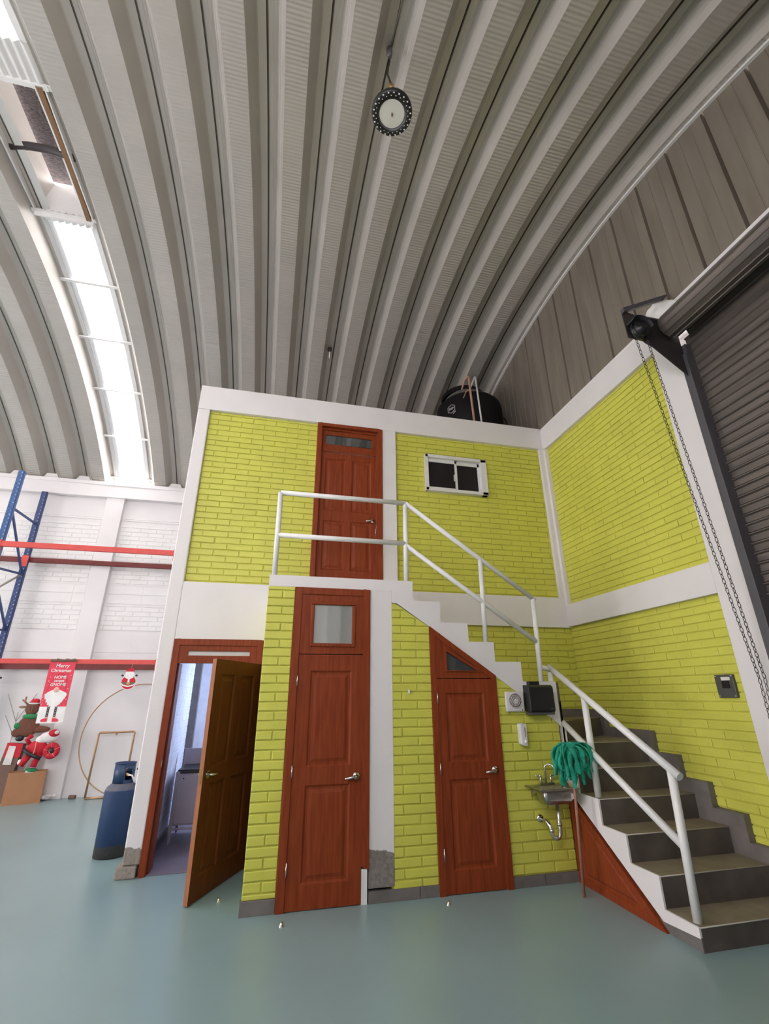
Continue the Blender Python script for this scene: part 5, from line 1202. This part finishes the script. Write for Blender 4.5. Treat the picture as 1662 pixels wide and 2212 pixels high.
mb = MB(); a = P1 + (P2 - P1) * 0.42 + Vector((0, -0.006, 0.445)); mb.raw([a, a + (P2 - P1) * 0.22, a + (P2 - P1) * 0.22 + Vector((0, 0.0, 0.03)), a + Vector((0, 0, 0.03)), a + Vector((0, .003, 0)), a + (P2 - P1) * 0.22 + Vector((0, .003, 0)), a + (P2 - P1) * 0.22 + Vector((0, 0.003, 0.03)), a + Vector((0, .003, 0.03))], [(0, 1, 2, 3), (4, 5, 6, 7), (0, 1, 5, 4), (1, 2, 6, 5), (2, 3, 7, 6), (3, 0, 4, 7)]); mb.build('paper_tag', PAPER, cb)
yp = 4.05
PL = root('plush_figure', (-4.2, yp, 0.45), 'tumbled red plush doll with white beard and black belt lying over the cardboard box', 'plush toy')
mb = MB(); mb.blob((-4.20, yp, 0.79), 0.155, 0.09, 0.125, None, 20, 12); mb.build('body', RED, PL)
mb = MB(); mb.tube([(-4.37, yp - 0.085, 0.80), (-4.28, yp - 0.10, 0.73), (-4.17, yp - 0.10, 0.68), (-4.08, yp - 0.085, 0.655)], 0.027, 8); mb.build('belt', DARK, PL)
mb = MB(); mb.blob((-4.05, yp, 0.96), 0.15, 0.07, 0.085, None, 18, 10); mb.blob((-4.16, yp - 0.0, 0.92), 0.09, 0.06, 0.07, None, 14, 8); mb.build('beard', FELTW, PL)
mb = MB(); mb.blob((-3.99, yp - 0.02, 1.015), 0.085, 0.06, 0.065, None, 16, 10); ht = mb.build('hat', RED, PL)
mb = MB(); mb.blob((-3.935, yp - 0.06, 1.035), 0.034, 0.03, 0.03, None, 12, 8); mb.build('pompom', FELTW, ht)
mb = MB(); mb.tube([(-4.32, yp, 0.86), (-4.37, yp - 0.02, 0.93), (-4.31, yp - 0.02, 0.99)], 0.035, 10); mb.build('arm', RED, PL)
mb = MB(); mb.tube([(-4.27, yp - 0.02, 0.72), (-4.33, yp - 0.03, 0.62), (-4.37, yp - 0.04, 0.55)], 0.05, 10); mb.build('leg', RED, PL)
mb = MB(); mb.tube([(-4.12, yp - 0.02, 0.70), (-4.17, yp - 0.03, 0.60), (-4.18, yp - 0.04, 0.52)], 0.045, 10); mb.build('leg', RED, PL)
mb = MB(); mb.blob((-4.385, yp - 0.05, 0.60), 0.035, 0.03, 0.045, None, 12, 8); mb.build('cuff', FELTW, PL)
mb = MB(); mb.blob((-4.20, yp - 0.03, 0.475), 0.10, 0.06, 0.035, None, 14, 6); tag(mb.build('base_cloth', GREEN, PL), 'green cloth', None)
mb = MB(); mb.tube([(-4.20, yp - 0.09, 0.90), (-4.19, yp - 0.10, 0.78), (-4.21, yp - 0.10, 0.66), (-4.27, yp - 0.1, 0.5)], 0.006, 6); mb.build('cord', SKIN, PL)
wr_ = root('plush_wreath', (-3.97, yp, 0.75), 'round red plush wreath at the right of the tumbled doll', 'decoration')
ring = [(-3.965 + 0.085 * math.cos(2 * math.pi * k / 24), yp - 0.03, 0.755 + 0.085 * math.sin(2 * math.pi * k / 24)) for k in range(24)]
mb = MB(); mb.tube(ring, 0.042, 10, None, False, None, True); mb.build('ring', RED, wr_)
for k in range(5):
    a = 2 * math.pi * k / 5 + 0.4; mb = MB(); mb.tube([(-3.965 + 0.085 * math.cos(a) + 0.044 * math.cos(a) * math.cos(b), yp - 0.03 + 0.044 * math.sin(b), 0.755 + 0.085 * math.sin(a) + 0.044 * math.sin(a) * math.cos(b)) for b in [2 * math.pi * j / 10 for j in range(10)]], 0.003, 5, None, False, None, True); mb.build('ribbon', SKIN, wr_)
mb = MB(); mb.blob((-3.955, yp - 0.03, 0.76), 0.045, 0.03, 0.045, None, 12, 8); mb.build('center_leaf', DARK, wr_)
# second box, tall and dark, at left
tb = root('display_box', (-4.60, 4.1, 0), 'tall printed red and dark box standing left of the cardboard box', 'box')
mb = MB(); mb.prism([(-4.80, 0.0), (-4.55, 0.0), (-4.44, 0.86), (-4.68, 0.88)], 4.12, 4.24, 'y'); mb.build('carton', RUST, tb)
mb = MB(); mb.prism([(-4.69, 0.66), (-4.452, 0.66), (-4.44, 0.865), (-4.68, 0.885)], 4.112, 4.12, 'y'); mb.build('red_print', RED, tb)
mb = MB(); mb.prism([(-4.67, 0.56), (-4.55, 0.555), (-4.54, 0.83), (-4.64, 0.84)], 4.106, 4.112, 'y'); mb.build('paper_note', PAPER, tb)
# wire tree shadow-like frame
mb = MB()
for (a, b) in (((-4.72, 4.3, 0.0), (-4.72, 4.3, 1.35)), ((-4.72, 4.3, 1.2), (-4.95, 4.3, 1.65)), ((-4.72, 4.3, 1.2), (-4.5, 4.3, 1.65)), ((-4.72, 4.3, 1.0), (-4.9, 4.3, 1.3))): mb.tube([a, b], 0.005, 6)
tag(mb.build('wire_tree', WIRE, None, loc=(-4.72, 4.3, 0)), 'thin grey wire tree against the white wall at the left', 'decoration')
# hoop and frame
hc = Vector((-2.72, 4.22, 0.905)); Rh = 0.90
mb = MB(); mb.tube([(hc.x + Rh * math.cos(2 * math.pi * k / 72), 4.20 + 0.06 * math.sin(2 * math.pi * k / 72), hc.z + Rh * math.sin(2 * math.pi * k / 72)) for k in range(72)], 0.0095, 8, None, False, None, True)
tag(mb.build('metal_hoop', GOLD, None, loc=(hc.x, 4.2, 0.0)), 'large thin bronze hoop leaning on the white wall', 'hoop')
fr = root('pipe_frame', (-3.06, 4.1, 0), 'small gold pipe frame standing against the white wall behind the gas cylinder', 'frame')
mb = MB(); mb.tube([(-3.345, 4.12, 0.018), (-3.345, 4.20, 0.985), (-3.335, 4.20, 1.0), (-2.785, 4.20, 1.012), (-2.77, 4.20, 1.0), (-2.77, 4.12, 0.018)], 0.017, 10); mb.build('pipe_loop', GOLD, fr)
mb = MB(); mb.tube([(-3.345, 4.12, 0.018), (-2.77, 4.12, 0.018)], 0.017, 10); mb.build('pipe_foot', GOLD, fr)
mb = MB(); mb.blob((-3.06, 4.19, 0.975), 0.02, 0.02, 0.02, None, 10, 8); mb.build('hook', BRASS, fr)
mb = MB(); mb.tube([(-3.62, 4.24, 0.03), (-3.52, 4.22, 0.03)], 0.03, 12); tag(mb.build('scrap_pipe', RUST, None, loc=(-3.57, 4.23, 0)), 'short rusty scrap pipe on the floor by the white wall', 'scrap')
mb = MB(); rnd = random.Random(12)
for k in range(9): mb.blob((-3.92 + rnd.uniform(-.1, .1), 4.2 + rnd.uniform(-.03, .03), 0.03 + rnd.uniform(0, .05)), 0.04, 0.02, 0.025, None, 7, 5)
tag(mb.build('crumpled_paper', FELTW, None, loc=(-3.9, 4.2, 0)), 'crumpled white paper at the foot of the wall column', 'paper')
